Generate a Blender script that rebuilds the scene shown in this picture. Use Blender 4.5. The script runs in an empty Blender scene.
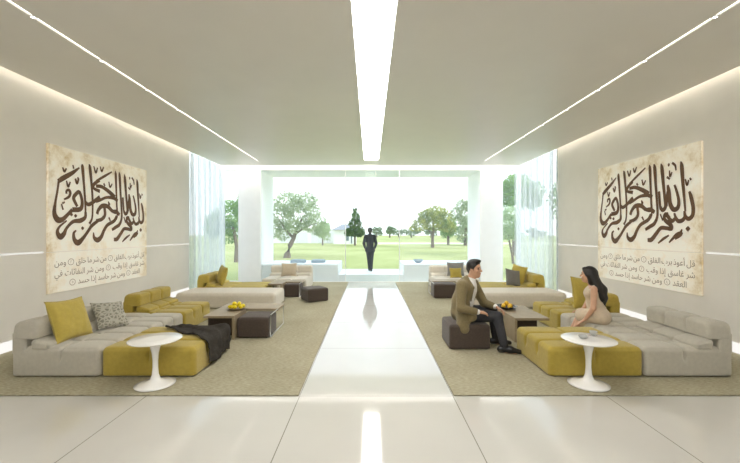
import bpy, math, random
import numpy as np
from mathutils import Vector, Matrix, noise as mnoise

random.seed(7)
rng = np.random.default_rng(7)
scene = bpy.context.scene
COL = scene.collection
PI = math.pi

# ------------------------------------------------------------------ helpers
def lin(c):
    c = c / 255.0
    return c / 12.92 if c <= 0.04045 else ((c + 0.055) / 1.055) ** 2.4

def rgb(r, g, b):
    return (lin(r), lin(g), lin(b), 1.0)

class NT:
    def __init__(self, name):
        self.m = bpy.data.materials.new(name)
        self.m.use_nodes = True
        self.t = self.m.node_tree
        self.b = self.t.nodes.get('Principled BSDF')
        self.o = self.t.nodes.get('Material Output')
    def n(self, kind, **kw):
        nd = self.t.nodes.new(kind)
        for k, v in kw.items():
            if k in nd.inputs:
                nd.inputs[k].default_value = v
            else:
                setattr(nd, k, v)
        return nd
    def l(self, a, b):
        self.t.links.new(a, b)
    def coord(self):
        return self.n('ShaderNodeTexCoord').outputs['Object']

def mat(name, col, rough=0.6, var=0.12, scale=8.0, bump=0.0, bscale=120.0, metal=0.0, spec=0.5, sheen=0.0, coat=0.0):
    """principled material: colour broken up by noise, optional fine bump"""
    k = NT(name)
    co = k.coord()
    nz = k.n('ShaderNodeTexNoise', Scale=scale, Detail=4.0)
    k.l(co, nz.inputs['Vector'])
    rp = k.n('ShaderNodeValToRGB')
    lo = tuple(c * (1 - var) for c in col[:3]) + (1,)
    hi = tuple(min(1, c * (1 + var)) for c in col[:3]) + (1,)
    rp.color_ramp.elements[0].position = 0.3
    rp.color_ramp.elements[0].color = lo
    rp.color_ramp.elements[1].position = 0.7
    rp.color_ramp.elements[1].color = hi
    k.l(nz.outputs['Fac'], rp.inputs['Fac'])
    k.l(rp.outputs['Color'], k.b.inputs['Base Color'])
    k.b.inputs['Roughness'].default_value = rough
    k.b.inputs['Metallic'].default_value = metal
    k.b.inputs['Specular IOR Level'].default_value = spec
    k.b.inputs['Sheen Weight'].default_value = sheen
    k.b.inputs['Coat Weight'].default_value = coat
    if bump > 0:
        n2 = k.n('ShaderNodeTexNoise', Scale=bscale, Detail=2.0)
        k.l(co, n2.inputs['Vector'])
        bp = k.n('ShaderNodeBump', Strength=bump, Distance=0.004)
        k.l(n2.outputs['Fac'], bp.inputs['Height'])
        k.l(bp.outputs['Normal'], k.b.inputs['Normal'])
    return k.m

def emit(name, col, strength):
    k = NT(name)
    e = k.n('ShaderNodeEmission', Color=col, Strength=strength)
    k.l(e.outputs[0], k.o.inputs['Surface'])
    return k.m

def mesh_obj(name, verts, faces, m, parent=None, smooth=False, loc=None):
    me = bpy.data.meshes.new(name)
    if isinstance(verts, np.ndarray):
        verts = verts.tolist()
    if isinstance(faces, np.ndarray):
        faces = faces.tolist()
    me.from_pydata(verts, [], faces)
    me.update()
    if m is not None:
        for mm in (m if isinstance(m, (list, tuple)) else [m]):
            me.materials.append(mm)
    if smooth:
        me.polygons.foreach_set('use_smooth', [True] * len(me.polygons))
    o = bpy.data.objects.new(name, me)
    COL.objects.link(o)
    if parent is not None:
        o.parent = parent
    if loc is not None:
        o.location = loc
    return o

def tag(o, label=None, cat=None, group=None, kind=None):
    if label: o['label'] = label
    if cat: o['category'] = cat
    if group: o['group'] = group
    if kind: o['kind'] = kind
    return o

def thing(name, label, cat, loc=(0, 0, 0), rz=0.0, group=None, kind=None):
    o = bpy.data.objects.new(name, None)
    o.empty_display_size = 0.1
    COL.objects.link(o)
    o.location = loc
    o.rotation_euler = (0, 0, rz)
    return tag(o, label, cat, group, kind)

def copy_tree(o, parent=None):
    c = o.copy()
    COL.objects.link(c)
    c.parent = parent
    for ch in list(o.children):
        copy_tree(ch, c)
    return c

class MB:
    """collects boxes, tubes and lathes into one mesh"""
    def __init__(self):
        self.v, self.f = [], []
    def add(self, v, f):
        n = len(self.v)
        self.v += [tuple(p) for p in v]
        self.f += [tuple(i + n for i in q) for q in f]
        return self
    def box(self, x0, x1, y0, y1, z0, z1):
        v = [(x0,y0,z0),(x1,y0,z0),(x1,y1,z0),(x0,y1,z0),(x0,y0,z1),(x1,y0,z1),(x1,y1,z1),(x0,y1,z1)]
        f = [(0,3,2,1),(4,5,6,7),(0,1,5,4),(1,2,6,5),(2,3,7,6),(3,0,4,7)]
        return self.add(v, f)
    def rbox(self, x0, x1, y0, y1, z0, z1, r=0.01, seg=2):
        """box with rounded edges"""
        hx, hy, hz = (x1-x0)/2, (y1-y0)/2, (z1-z0)/2
        r = min(r, hx*.98, hy*.98, hz*.98)
        def ax(h):
            a = [-h + r*(1-math.cos(PI/2*i/seg)) for i in range(seg+1)]
            return a + [-x for x in reversed(a)]
        v, f = shell(ax(hx), ax(hy), ax(hz))
        c = ((x0+x1)/2, (y0+y1)/2, (z0+z1)/2)
        out = []
        for p in v:
            q = roundp(p, (hx, hy, hz), r)[0]
            out.append((q[0]+c[0], q[1]+c[1], q[2]+c[2]))
        return self.add(out, f)
    def tube(self, pts, rad, n=10, cap=True):
        pts = [Vector(p) for p in pts]
        if not isinstance(rad, (list, tuple)): rad = [rad]*len(pts)
        vs, fs = [], []
        ref = Vector((0, 0, 1))
        for i, p in enumerate(pts):
            d = (pts[min(i+1, len(pts)-1)] - pts[max(i-1, 0)]).normalized()
            r0 = ref if abs(d.dot(ref)) < .95 else Vector((1, 0, 0))
            a = d.cross(r0).normalized(); b = d.cross(a).normalized()
            for j in range(n):
                t = 2*PI*j/n
                vs.append(p + a*math.cos(t)*rad[i] + b*math.sin(t)*rad[i])
        for i in range(len(pts)-1):
            for j in range(n):
                k = (j+1) % n
                fs.append((i*n+j, i*n+k, (i+1)*n+k, (i+1)*n+j))
        if cap:
            fs.append(tuple(range(n))); fs.append(tuple((len(pts)-1)*n + j for j in reversed(range(n))))
        return self.add(vs, fs)
    def lathe(self, prof, c=(0, 0, 0), n=40):
        vs, fs = [], []
        for r, z in prof:
            for j in range(n):
                t = 2*PI*j/n
                vs.append((c[0]+r*math.cos(t), c[1]+r*math.sin(t), c[2]+z))
        m = len(prof)
        for i in range(m-1):
            for j in range(n):
                k = (j+1) % n
                fs.append((i*n+j, i*n+k, (i+1)*n+k, (i+1)*n+j))
        fs.append(tuple(reversed(range(n)))); fs.append(tuple((m-1)*n+j for j in range(n)))
        return self.add(vs, fs)
    def build(self, name, m, parent=None, smooth=False, loc=None):
        return mesh_obj(name, self.v, self.f, m, parent, smooth, loc)

def shell(xs, ys, zs):
    """surface lattice of a box over the given coordinates"""
    nx, ny, nz = len(xs), len(ys), len(zs)
    idx, v, f = {}, [], []
    def g(i, j, k):
        key = (i, j, k)
        if key not in idx:
            idx[key] = len(v); v.append((xs[i], ys[j], zs[k]))
        return idx[key]
    for i in range(nx-1):
        for j in range(ny-1):
            f.append((g(i,j,0), g(i,j+1,0), g(i+1,j+1,0), g(i+1,j,0)))
            f.append((g(i,j,nz-1), g(i+1,j,nz-1), g(i+1,j+1,nz-1), g(i,j+1,nz-1)))
    for i in range(nx-1):
        for k in range(nz-1):
            f.append((g(i,0,k), g(i+1,0,k), g(i+1,0,k+1), g(i,0,k+1)))
            f.append((g(i,ny-1,k), g(i,ny-1,k+1), g(i+1,ny-1,k+1), g(i+1,ny-1,k)))
    for j in range(ny-1):
        for k in range(nz-1):
            f.append((g(0,j,k), g(0,j,k+1), g(0,j+1,k+1), g(0,j+1,k)))
            f.append((g(nx-1,j,k), g(nx-1,j+1,k), g(nx-1,j+1,k+1), g(nx-1,j,k+1)))
    return v, f

def roundp(p, h, r):
    c = [max(-h[i]+r, min(h[i]-r, p[i])) for i in range(3)]
    d = [p[i]-c[i] for i in range(3)]
    L = math.sqrt(sum(x*x for x in d)) or 1.0
    n = [x/L for x in d]
    return [c[i]+n[i]*r for i in range(3)], n

def tuft(sx, sy, sz, lx=(), ly=(), r=0.05, depth=0.030, sp=0.02, cut=0.45, puff=0.012, lz=(), tight=.65):
    """upholstered block centred in x,y with its base at z=0; seams at x=lx and y=ly sink into the top
    and run a little way down the sides"""
    ext = r*tight                       # the block is rounded below its base too, then cut flat: a tight lower edge
    full = sz
    sz = sz+ext
    h = (sx/2, sy/2, sz/2)
    def ax(hh, lines):
        n = max(4, int(2*hh/sp))
        a = set(round(-hh + 2*hh*i/n, 4) for i in range(n+1))
        for l in lines:
            for d in (-.014, -.006, 0, .006, .014): a.add(round(l+d, 4))
        for d in (.3, .6, .85):
            a.add(round(-hh+r*d, 4)); a.add(round(hh-r*d, 4))
        a = sorted(a); out = [a[0]]
        for x in a[1:]:
            if x - out[-1] > .003: out.append(x)
        out[-1] = a[-1]
        return out
    v, f = shell(ax(h[0], lx), ax(h[1], ly), ax(h[2], lz))
    zc = -h[2] + ext + full*cut
    bx = sorted([-h[0]] + list(lx) + [h[0]]); by = sorted([-h[1]] + list(ly) + [h[1]])
    def hump(x, b):
        for i in range(len(b)-1):
            if x <= b[i+1]:
                t = (x-b[i])/(b[i+1]-b[i]); return math.sqrt(max(0, 4*t*(1-t)))
        return 0
    out = []
    for p in v:
        q, n = roundp(p, h, r)
        fade = max(0.0, min(1.0, (p[2]-zc)/(sz*.16)))
        g = 0.0
        if abs(n[0]) < .8 or n[2] > .5:
            for l in lx: g = max(g, math.exp(-((p[0]-l)/.011)**2) + .3*math.exp(-((p[0]-l)/.035)**2))
        if abs(n[1]) < .8 or n[2] > .5:
            for l in ly: g = max(g, math.exp(-((p[1]-l)/.011)**2) + .3*math.exp(-((p[1]-l)/.035)**2))
        bulge = 0.0
        if n[2] > .2:
            bulge = puff*hump(p[0], bx)*hump(p[1], by)*n[2]
        d = -depth*min(1.0, g)*fade + bulge
        out.append((q[0]+n[0]*d, q[1]+n[1]*d, max(0.0, q[2]+n[2]*d + h[2] - ext)))
    return out, f

# ------------------------------------------------------------------ implicit surfaces for the figures
class Blob:
    """smooth union of tapered capsules, ellipsoids and boxes, meshed with surface nets"""
    def __init__(self):
        self.p = []
    def cone(self, a, b, ra, rb=None, k=.02):
        self.p.append(('c', np.array(a, float), np.array(b, float), ra, ra if rb is None else rb, k, 1)); return self
    def chain(self, pts, rads, k=.02):
        for i in range(len(pts)-1): self.cone(pts[i], pts[i+1], rads[i], rads[i+1], k)
        return self
    def ell(self, c, r, R=None, k=.02, s=1):
        self.p.append(('e', np.array(c, float), np.array(r, float), np.eye(3) if R is None else R, 0, k, s)); return self
    def cut(self, c, r, R=None, k=.01):
        return self.ell(c, r, R, k, -1)
    def cutcone(self, a, b, ra, rb, k=.01):
        self.p.append(('c', np.array(a, float), np.array(b, float), ra, rb, k, -1)); return self
    def cutz(self, z, above=True):
        self.p.append(('z', z, above, 0, 0, 0, -1)); return self
    def mesh(self, h):
        lo = np.full(3, 1e9); hi = -lo
        bb = []
        for q in self.p:
            if q[0] == 'c':
                R = max(q[3], q[4]); a, b = np.minimum(q[1], q[2])-R, np.maximum(q[1], q[2])+R
            elif q[0] == 'e':
                R = q[2].max(); a, b = q[1]-R, q[1]+R
            else:
                a = b = None
            bb.append((a, b))
            if q[6] > 0: lo = np.minimum(lo, a); hi = np.maximum(hi, b)
        lo -= 3*h; hi += 3*h
        n = np.ceil((hi-lo)/h).astype(int)+1
        D = np.full(n, 1.0)
        ax = [lo[i]+h*np.arange(n[i]) for i in range(3)]
        for q, (a, b) in zip(self.p, bb):
            if q[0] == 'z':
                zz = ax[2] - q[1]
                d = (zz if q[2] else -zz)[None, None, :]
                D = np.maximum(D, d); continue
            m = max(q[5]*1.5, 3*h) + .01
            i0 = np.clip(np.floor((a-m-lo)/h).astype(int), 0, n); i1 = np.clip(np.ceil((b+m-lo)/h).astype(int)+1, 0, n)
            if (i1 <= i0).any(): continue
            X, Y, Z = np.meshgrid(*[ax[i][i0[i]:i1[i]] for i in range(3)], indexing='ij')
            P = np.stack([X, Y, Z], -1)
            if q[0] == 'c':
                ab = q[2]-q[1]; L = max(float(ab@ab), 1e-9)
                t = np.clip(((P-q[1])@ab)/L, 0, 1)
                d = np.linalg.norm(P-(q[1]+t[..., None]*ab), axis=-1) - (q[3]+(q[4]-q[3])*t)
            else:
                L = (P-q[1]) @ q[3]
                k0 = np.linalg.norm(L/q[2], axis=-1); k1 = np.linalg.norm(L/q[2]**2, axis=-1)+1e-9
                d = k0*(k0-1)/k1
            s = (slice(i0[0], i1[0]), slice(i0[1], i1[1]), slice(i0[2], i1[2]))
            A = D[s]; k = max(q[5], 1e-5)
            if q[6] > 0:
                w = np.clip(.5+.5*(A-d)/k, 0, 1); D[s] = A*(1-w)+d*w-k*w*(1-w)
            else:
                w = np.clip(.5-.5*(A+d)/k, 0, 1); D[s] = A*(1-w)-d*w+k*w*(1-w)
        return nets(D, lo, h)
    def build(self, name, m, parent, h=.009, base=(0, 0, 0)):
        v, f = self.mesh(h)
        return mesh_obj(name, v-np.array(base), f, m, parent, True)

def nets(D, lo, h):
    S = D < 0
    n = np.array(D.shape)-1
    cnt = np.zeros(n); acc = np.zeros(tuple(n)+(3,))
    C = [(0,0,0),(1,0,0),(0,1,0),(1,1,0),(0,0,1),(1,0,1),(0,1,1),(1,1,1)]
    def sub(A, c): return A[c[0]:c[0]+n[0], c[1]:c[1]+n[1], c[2]:c[2]+n[2]]
    for a in range(8):
        for b in range(a+1, 8):
            df = [C[b][i]-C[a][i] for i in range(3)]
            if sum(abs(x) for x in df) != 1: continue
            da, db = sub(D, C[a]), sub(D, C[b])
            x = (da < 0) != (db < 0)
            t = np.where(x, da/np.where(x, da-db, 1), 0)
            cnt += x
            for i in range(3):
                acc[..., i] += np.where(x, C[a][i]+t*df[i], 0)
    act = cnt > 0
    idx = -np.ones(tuple(n), int); idx[act] = np.arange(act.sum())
    I = np.argwhere(act)
    V = lo + h*(I + acc[act]/cnt[act][:, None])
    F = []
    for axn in range(3):
        u, w = (axn+1) % 3, (axn+2) % 3
        s0 = [slice(None)]*3; s1 = [slice(None)]*3
        s0[axn] = slice(0, -1); s1[axn] = slice(1, None)
        A, B = S[tuple(s0)], S[tuple(s1)]
        E = np.argwhere(A != B)
        ok = (E[:, u] > 0) & (E[:, w] > 0) & (E[:, u] < n[u]) & (E[:, w] < n[w])
        E = E[ok]
        fl = A[tuple(E.T)]
        def at(du, dw):
            G = E.copy(); G[:, u] -= du; G[:, w] -= dw
            return idx[tuple(G.T)]
        q = np.stack([at(1, 1), at(0, 1), at(0, 0), at(1, 0)], 1)
        q[~fl] = q[~fl][:, ::-1]
        F.append(q)
    return V, np.concatenate(F)

def frame(f):
    f = np.array(f, float); f /= np.linalg.norm(f)
    up = np.array([0, 0, 1.0])
    r = np.cross(f, up); r /= np.linalg.norm(r)
    u = np.cross(r, f)
    return f, r, u

def head_blob(B, c, fwd, s=1.0):
    f, r, u = frame(fwd)
    c = np.array(c, float)
    R = np.stack([f, r, u], 1)
    W = lambda a, b, d: c + s*(f*a + r*b + u*d)
    B.ell(W(-.012, 0, .035), np.array([.094, .074, .092])*s, R, .02)
    B.ell(W(.022, 0, -.045), np.array([.066, .056, .078])*s, R, .03)
    B.ell(W(.05, 0, -.098), np.array([.028, .026, .022])*s, R, .03)
    B.ell(W(.07, 0, .028), np.array([.018, .045, .012])*s, R, .015)
    for q in (-1, 1):
        B.cut(W(.094, q*.032, .008), np.array([.016, .019, .013])*s, R, .012)
        B.ell(W(-.008, q*.076, -.008), np.array([.02, .009, .032])*s, R, .006)
        B.ell(W(.05, q*.042, -.028), np.array([.022, .018, .02])*s, R, .02)
    B.cone(W(.084, 0, .012), W(.107, 0, -.027), .008*s, .013*s, .01)
    B.ell(W(.078, 0, -.062), np.array([.014, .024, .012])*s, R, .012)
    return W, R

def face_parts(W, R, parent, base, s, mats, brow=True):
    for q in (-1, 1):
        e = Blob().ell(W(.072, q*.032, .008), np.array([.012, .014, .009])*s, R)
        e.build('eye', mats['eye'], parent, .004, base)
        Blob().cone(W(.084, q*.016, .03), W(.074, q*.05, .03), .0055*s, .004*s).build('eyebrow', mats['hair'], parent, .004, base)
    Blob().ell(W(.09, 0, -.061), np.array([.007, .022, .007])*s, R).build('lips', mats['lip'], parent, .004, base)

def hand(B, wrist, d, nrm, curl=.5, s=1.0, side=1, spread=.0):
    """palm, four unequal bent fingers and a thumb; d = finger direction, nrm = back of the hand"""
    w = np.array(wrist, float); d = np.array(d, float); d /= np.linalg.norm(d)
    nrm = np.array(nrm, float); nrm -= d*(nrm@d); nrm /= np.linalg.norm(nrm)
    a = np.cross(d, nrm)*side
    lens = [.072, .08, .074, .058]
    for i in range(4):
        off = (i-1.5)*.0195*s
        k0 = w + a*off*.6 + d*.012*s
        k1 = w + a*off + d*(.088-.006*abs(i-1.2))*s
        B.cone(k0, k1, .0125*s, .0105*s, .012)
        c1 = curl*.55; c2 = curl*1.35
        m1 = k1 + (d*math.cos(c1) - nrm*math.sin(c1) + a*spread*(i-1.5))*lens[i]*.55*s
        m2 = m1 + (d*math.cos(c2) - nrm*math.sin(c2))*lens[i]*.45*s
        B.cone(k1, m1, .0095*s, .0085*s, .003); B.cone(m1, m2, .0085*s, .007*s, .003)
    t0 = w - a*.018*s + d*.02*s
    t1 = t0 + (-a*.75 + d*.6 - nrm*.25)*.042*s
    t2 = t1 + (-a*.25 + d*.85 - nrm*.4)*.034*s
    B.cone(t0, t1, .014*s, .0105*s, .008); B.cone(t1, t2, .0105*s, .008*s, .003)

# ------------------------------------------------------------------ materials
M = {}
M['wall'] = mat('wall_plaster', rgb(236, 231, 223), .75, .02, 3, .05, 200)
M['ceiling'] = mat('ceiling_plaster', rgb(217, 213, 206), .36, .015, 2, .03, 200)
M['white'] = mat('white_paint', rgb(238, 238, 236), .5, .015, 3)
M['portal'] = mat('white_render', rgb(250, 251, 252), .7, .02, 4)
M['ledge'] = mat('pale_blue_stone', rgb(244, 247, 248), .45, .04, 3)
M['olive'] = mat('olive_yellow_wool', rgb(172, 150, 60), .85, .07, 25, .35, 420, sheen=.25)
M['olive2'] = mat('mustard_cotton', rgb(184, 163, 74), .85, .06, 25, .35, 420, sheen=.2)
M['stone'] = mat('stone_grey_wool', rgb(188, 182, 168), .88, .05, 25, .35, 420, sheen=.25)
M['cream'] = mat('cream_wool', rgb(216, 208, 194), .88, .04, 25, .3, 420, sheen=.2)
M['brown'] = mat('dark_brown_wool', rgb(74, 62, 54), .85, .12, 40, .4, 420, sheen=.15)
M['charcoal'] = mat('charcoal_throw', rgb(64, 60, 55), .95, .18, 60, .6, 500, spec=.1)
M['taupe'] = mat('taupe_veneer', rgb(158, 142, 116), .42, .08, 6, 0, spec=.3)
M['steel'] = mat('brushed_steel', rgb(205, 203, 198), .3, .05, 20, metal=.9)
M['tulip'] = mat('white_lacquer', rgb(240, 238, 235), .18, .01, 4, coat=.4)
M['cup'] = mat('grey_porcelain', rgb(178, 178, 174), .3, .02, 5)
M['bowl'] = mat('dark_lacquer', rgb(40, 32, 30), .25, .15, 20)
M['lemon'] = mat('lemon_peel', rgb(236, 214, 30), .4, .06, 30, .3, 250)
M['orange'] = mat('orange_peel', rgb(232, 186, 40), .4, .08, 30, .3, 250)
M['foot'] = mat('pale_plastic_foot', rgb(190, 188, 180), .5, .05, 20)
M['pillowgrey'] = mat('grey_pillow_cotton', rgb(128, 126, 122), .85, .1, 40, .3, 420)
M['pillowsand'] = mat('sand_pillow_cotton', rgb(196, 182, 160), .85, .06, 40, .3, 420)
M['outcush'] = mat('outdoor_blue_grey_fabric', rgb(150, 166, 180), .8, .08, 30)
M['bark'] = mat('tree_bark', rgb(112, 98, 84), .9, .25, 12, .6, 60)
M['roof'] = mat('grey_roof_tile', rgb(150, 152, 156), .7, .1, 10)
M['dkglass'] = mat('house_window_glass', rgb(120, 132, 140), .15, .08, 5)
M['track'] = mat('aluminium_track', rgb(200, 198, 192), .5, .03, 10)
M['skin_m'] = mat('tan_skin', rgb(196, 152, 122), .5, .05, 30)
M['skin_w'] = mat('light_tan_skin', rgb(206, 162, 134), .5, .05, 30)
M['hair'] = mat('black_hair', rgb(30, 25, 22), .45, .3, 90, .4, 200)
M['eye'] = mat('dark_eyes', rgb(46, 36, 30), .2, .1, 50)
M['lip'] = mat('lips', rgb(168, 104, 92), .5, .05, 40)
M['jacket'] = mat('olive_brown_tweed', rgb(124, 110, 76), .9, .14, 60, .4, 500, sheen=.15)
M['shirt'] = mat('white_shirt_cotton', rgb(232, 230, 226), .8, .03, 30, .1, 300)
M['trouser'] = mat('charcoal_trouser', rgb(50, 50, 54), .85, .15, 60, .3, 500)
M['shoe'] = mat('black_leather', rgb(30, 29, 30), .3, .15, 40)
M['suit'] = mat('black_suit_cloth', rgb(34, 35, 40), .8, .15, 40, .2, 400)
M['dress'] = mat('beige_dress_jersey', rgb(208, 190, 166), .8, .05, 30, .2, 350, sheen=.1)

def patterned():
    k = NT('grey_damask_cotton')
    co = k.coord()
    vo = k.n('ShaderNodeTexVoronoi', feature='DISTANCE_TO_EDGE', Scale=22.0)
    wv = k.n('ShaderNodeTexNoise', Scale=30.0, Detail=3.0)
    k.l(co, vo.inputs['Vector']); k.l(co, wv.inputs['Vector'])
    ad = k.n('ShaderNodeMath', operation='MULTIPLY'); k.l(vo.outputs['Distance'], ad.inputs[0]); k.l(wv.outputs['Fac'], ad.inputs[1])
    rp = k.n('ShaderNodeValToRGB')
    rp.color_ramp.elements[0].position = .04; rp.color_ramp.elements[0].color = rgb(176, 172, 158)
    rp.color_ramp.elements[1].position = .12; rp.color_ramp.elements[1].color = rgb(128, 124, 112)
    k.l(ad.outputs[0], rp.inputs['Fac']); k.l(rp.outputs['Color'], k.b.inputs['Base Color'])
    k.b.inputs['Roughness'].default_value = .85
    return k.m
M['damask'] = patterned()

def carpet():
    k = NT('woven_beige_carpet')
    co = k.coord()
    mp = k.n('ShaderNodeMapping'); mp.inputs['Scale'].default_value = (14, 60, 40); k.l(co, mp.inputs['Vector'])
    n1 = k.n('ShaderNodeTexNoise', Scale=1.6, Detail=5.0); k.l(mp.outputs[0], n1.inputs['Vector'])
    n2 = k.n('ShaderNodeTexNoise', Scale=1.1, Detail=3.0); k.l(co, n2.inputs['Vector'])
    mx = k.n('ShaderNodeMath', operation='MULTIPLY_ADD'); k.l(n2.outputs['Fac'], mx.inputs[0]); mx.inputs[1].default_value = .35
    k.l(n1.outputs['Fac'], mx.inputs[2])
    rp = k.n('ShaderNodeValToRGB')
    rp.color_ramp.elements[0].position = .42; rp.color_ramp.elements[0].color = rgb(140, 133, 109)
    rp.color_ramp.elements[1].position = .95; rp.color_ramp.elements[1].color = rgb(188, 181, 157)
    k.l(mx.outputs[0], rp.inputs['Fac']); k.l(rp.outputs['Color'], k.b.inputs['Base Color'])
    k.b.inputs['Roughness'].default_value = .95; k.b.inputs['Specular IOR Level'].default_value = .15
    bp = k.n('ShaderNodeBump', Strength=.5, Distance=.005); k.l(n1.outputs['Fac'], bp.inputs['Height']); k.l(bp.outputs['Normal'], k.b.inputs['Normal'])
    return k.m
M['carpet'] = carpet()

def tiles():
    k = NT('polished_cream_tile')
    co = k.n('ShaderNodeTexCoord').outputs['Object']
    sp = k.n('ShaderNodeSeparateXYZ'); k.l(co, sp.inputs[0])
    fac = None
    for out, off in (('X', .69), ('Y', -3.63)):
        a = k.n('ShaderNodeMath', operation='ADD'); k.l(sp.outputs[out], a.inputs[0]); a.inputs[1].default_value = off
        p = k.n('ShaderNodeMath', operation='PINGPONG'); k.l(a.outputs[0], p.inputs[0]); p.inputs[1].default_value = .752
        c = k.n('ShaderNodeMath', operation='LESS_THAN'); k.l(p.outputs[0], c.inputs[0]); c.inputs[1].default_value = .004
        if fac is None: fac = c.outputs[0]
        else:
            m = k.n('ShaderNodeMath', operation='MAXIMUM'); k.l(fac, m.inputs[0]); k.l(c.outputs[0], m.inputs[1]); fac = m.outputs[0]
    nz = k.n('ShaderNodeTexNoise', Scale=.9, Detail=3.0); k.l(co, nz.inputs['Vector'])
    rp = k.n('ShaderNodeValToRGB')
    rp.color_ramp.elements[0].position = .3; rp.color_ramp.elements[0].color = rgb(198, 195, 188)
    rp.color_ramp.elements[1].position = .7; rp.color_ramp.elements[1].color = rgb(206, 203, 196)
    k.l(nz.outputs['Fac'], rp.inputs['Fac'])
    mx = k.n('ShaderNodeMixRGB'); k.l(fac, mx.inputs['Fac']); k.l(rp.outputs['Color'], mx.inputs['Color1']); mx.inputs['Color2'].default_value = rgb(140, 135, 124)
    k.l(mx.outputs['Color'], k.b.inputs['Base Color'])
    k.b.inputs['Roughness'].default_value = .07
    k.b.inputs['IOR'].default_value = 1.75
    return k.m
M['tile'] = tiles()
M['tile_out'] = mat('pale_paving', rgb(226, 221, 210), .8, .04, 1)

def parchment():
    k = NT('aged_parchment')
    co = k.coord()
    n1 = k.n('ShaderNodeTexNoise', Scale=2.2, Detail=8.0, Roughness=.7); k.l(co, n1.inputs['Vector'])
    rp = k.n('ShaderNodeValToRGB')
    e = rp.color_ramp.elements
    e[0].position = .30; e[0].color = rgb(204, 182, 138)
    e[1].position = .44; e[1].color = rgb(238, 228, 208)
    x = e.new(.56); x.color = rgb(245, 240, 228)
    # stains gather towards the top edge and the outer edges of the sheet
    sp = k.n('ShaderNodeSeparateXYZ'); k.l(co, sp.inputs[0])
    mr = k.n('ShaderNodeMapRange'); k.l(sp.outputs['Z'], mr.inputs['Value'])
    mr.inputs['From Min'].default_value = 1.75; mr.inputs['From Max'].default_value = 2.27; mr.inputs['To Min'].default_value = 0; mr.inputs['To Max'].default_value = -.11
    ab = k.n('ShaderNodeMath', operation='ABSOLUTE')
    sb = k.n('ShaderNodeMath', operation='SUBTRACT'); k.l(sp.outputs['X'], sb.inputs[0]); sb.inputs[1].default_value = 1.25; k.l(sb.outputs[0], ab.inputs[0])
    m2 = k.n('ShaderNodeMapRange'); k.l(ab.outputs[0], m2.inputs['Value'])
    m2.inputs['From Min'].default_value = .95; m2.inputs['From Max'].default_value = 1.25; m2.inputs['To Min'].default_value = .06; m2.inputs['To Max'].default_value = -.07
    a1 = k.n('ShaderNodeMath', operation='ADD'); k.l(n1.outputs['Fac'], a1.inputs[0]); k.l(mr.outputs[0], a1.inputs[1])
    a2 = k.n('ShaderNodeMath', operation='ADD'); k.l(a1.outputs[0], a2.inputs[0]); k.l(m2.outputs[0], a2.inputs[1])
    k.l(a2.outputs[0], rp.inputs['Fac']); k.l(rp.outputs['Color'], k.b.inputs['Base Color'])
    k.b.inputs['Roughness'].default_value = .7
    # soft glow added in the colour of the parchment, brightening the sheet
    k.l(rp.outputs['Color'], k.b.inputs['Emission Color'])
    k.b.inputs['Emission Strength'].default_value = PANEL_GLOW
    return k.m
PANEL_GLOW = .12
M['parchment'] = parchment()
M['ink'] = mat('brown_ink', rgb(104, 70, 38), .6, .18, 9)
M['ink2'] = mat('grey_brown_ink', rgb(148, 132, 108), .6, .1, 9)

def glass(name, tint, gloss, veil):  # veil: whitish scatter put into the panes to imitate window bloom
    k = NT(name)
    tr = k.n('ShaderNodeBsdfTransparent', Color=tint)
    gl = k.n('ShaderNodeBsdfGlossy', Roughness=.02)
    df = k.n('ShaderNodeBsdfDiffuse', Color=rgb(235, 242, 246))
    tl = k.n('ShaderNodeBsdfTranslucent', Color=rgb(235, 242, 246))
    nz = k.n('ShaderNodeTexNoise', Scale=1.5); k.l(k.coord(), nz.inputs['Vector'])
    h = k.n('ShaderNodeMixShader', Fac=.6); k.l(df.outputs[0], h.inputs[1]); k.l(tl.outputs[0], h.inputs[2])
    mm = k.n('ShaderNodeMath', operation='MULTIPLY_ADD'); k.l(nz.outputs['Fac'], mm.inputs[0]); mm.inputs[1].default_value = veil*.4; mm.inputs[2].default_value = veil*.8
    m1 = k.n('ShaderNodeMixShader'); k.l(mm.outputs[0], m1.inputs['Fac']); k.l(tr.outputs[0], m1.inputs[1]); k.l(h.outputs[0], m1.inputs[2])
    m2 = k.n('ShaderNodeMixShader', Fac=gloss); k.l(m1.outputs[0], m2.inputs[1]); k.l(gl.outputs[0], m2.inputs[2])
    k.l(m2.outputs[0], k.o.inputs['Surface'])
    return k.m
M['glass'] = glass('window_glass', (.97, .99, 1, 1), .008, .07)
M['glass2'] = glass('tinted_sliding_glass', (.95, .985, .99, 1), .01, .015)

def sheer():
    k = NT('white_sheer_voile')
    tr = k.n('ShaderNodeBsdfTransparent', Color=(.95, .965, .97, 1))
    df = k.n('ShaderNodeBsdfDiffuse', Color=rgb(236, 239, 240)); tl = k.n('ShaderNodeBsdfTranslucent', Color=rgb(214, 220, 224))
    a = k.n('ShaderNodeMixShader', Fac=.6); k.l(df.outputs[0], a.inputs[1]); k.l(tl.outputs[0], a.inputs[2])
    nz = k.n('ShaderNodeTexNoise', Scale=60.0); mp = k.n('ShaderNodeMapping'); mp.inputs['Scale'].default_value = (1, 1, .1)
    k.l(k.coord(), mp.inputs['Vector']); k.l(mp.outputs[0], nz.inputs['Vector'])
    mm = k.n('ShaderNodeMath', operation='MULTIPLY_ADD'); k.l(nz.outputs['Fac'], mm.inputs[0]); mm.inputs[1].default_value = .25; mm.inputs[2].default_value = .28
    b = k.n('ShaderNodeMixShader'); k.l(mm.outputs[0], b.inputs['Fac']); k.l(tr.outputs[0], b.inputs[1]); k.l(a.outputs[0], b.inputs[2])
    k.l(b.outputs[0], k.o.inputs['Surface'])
    return k.m
M['sheer'] = sheer()

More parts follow.
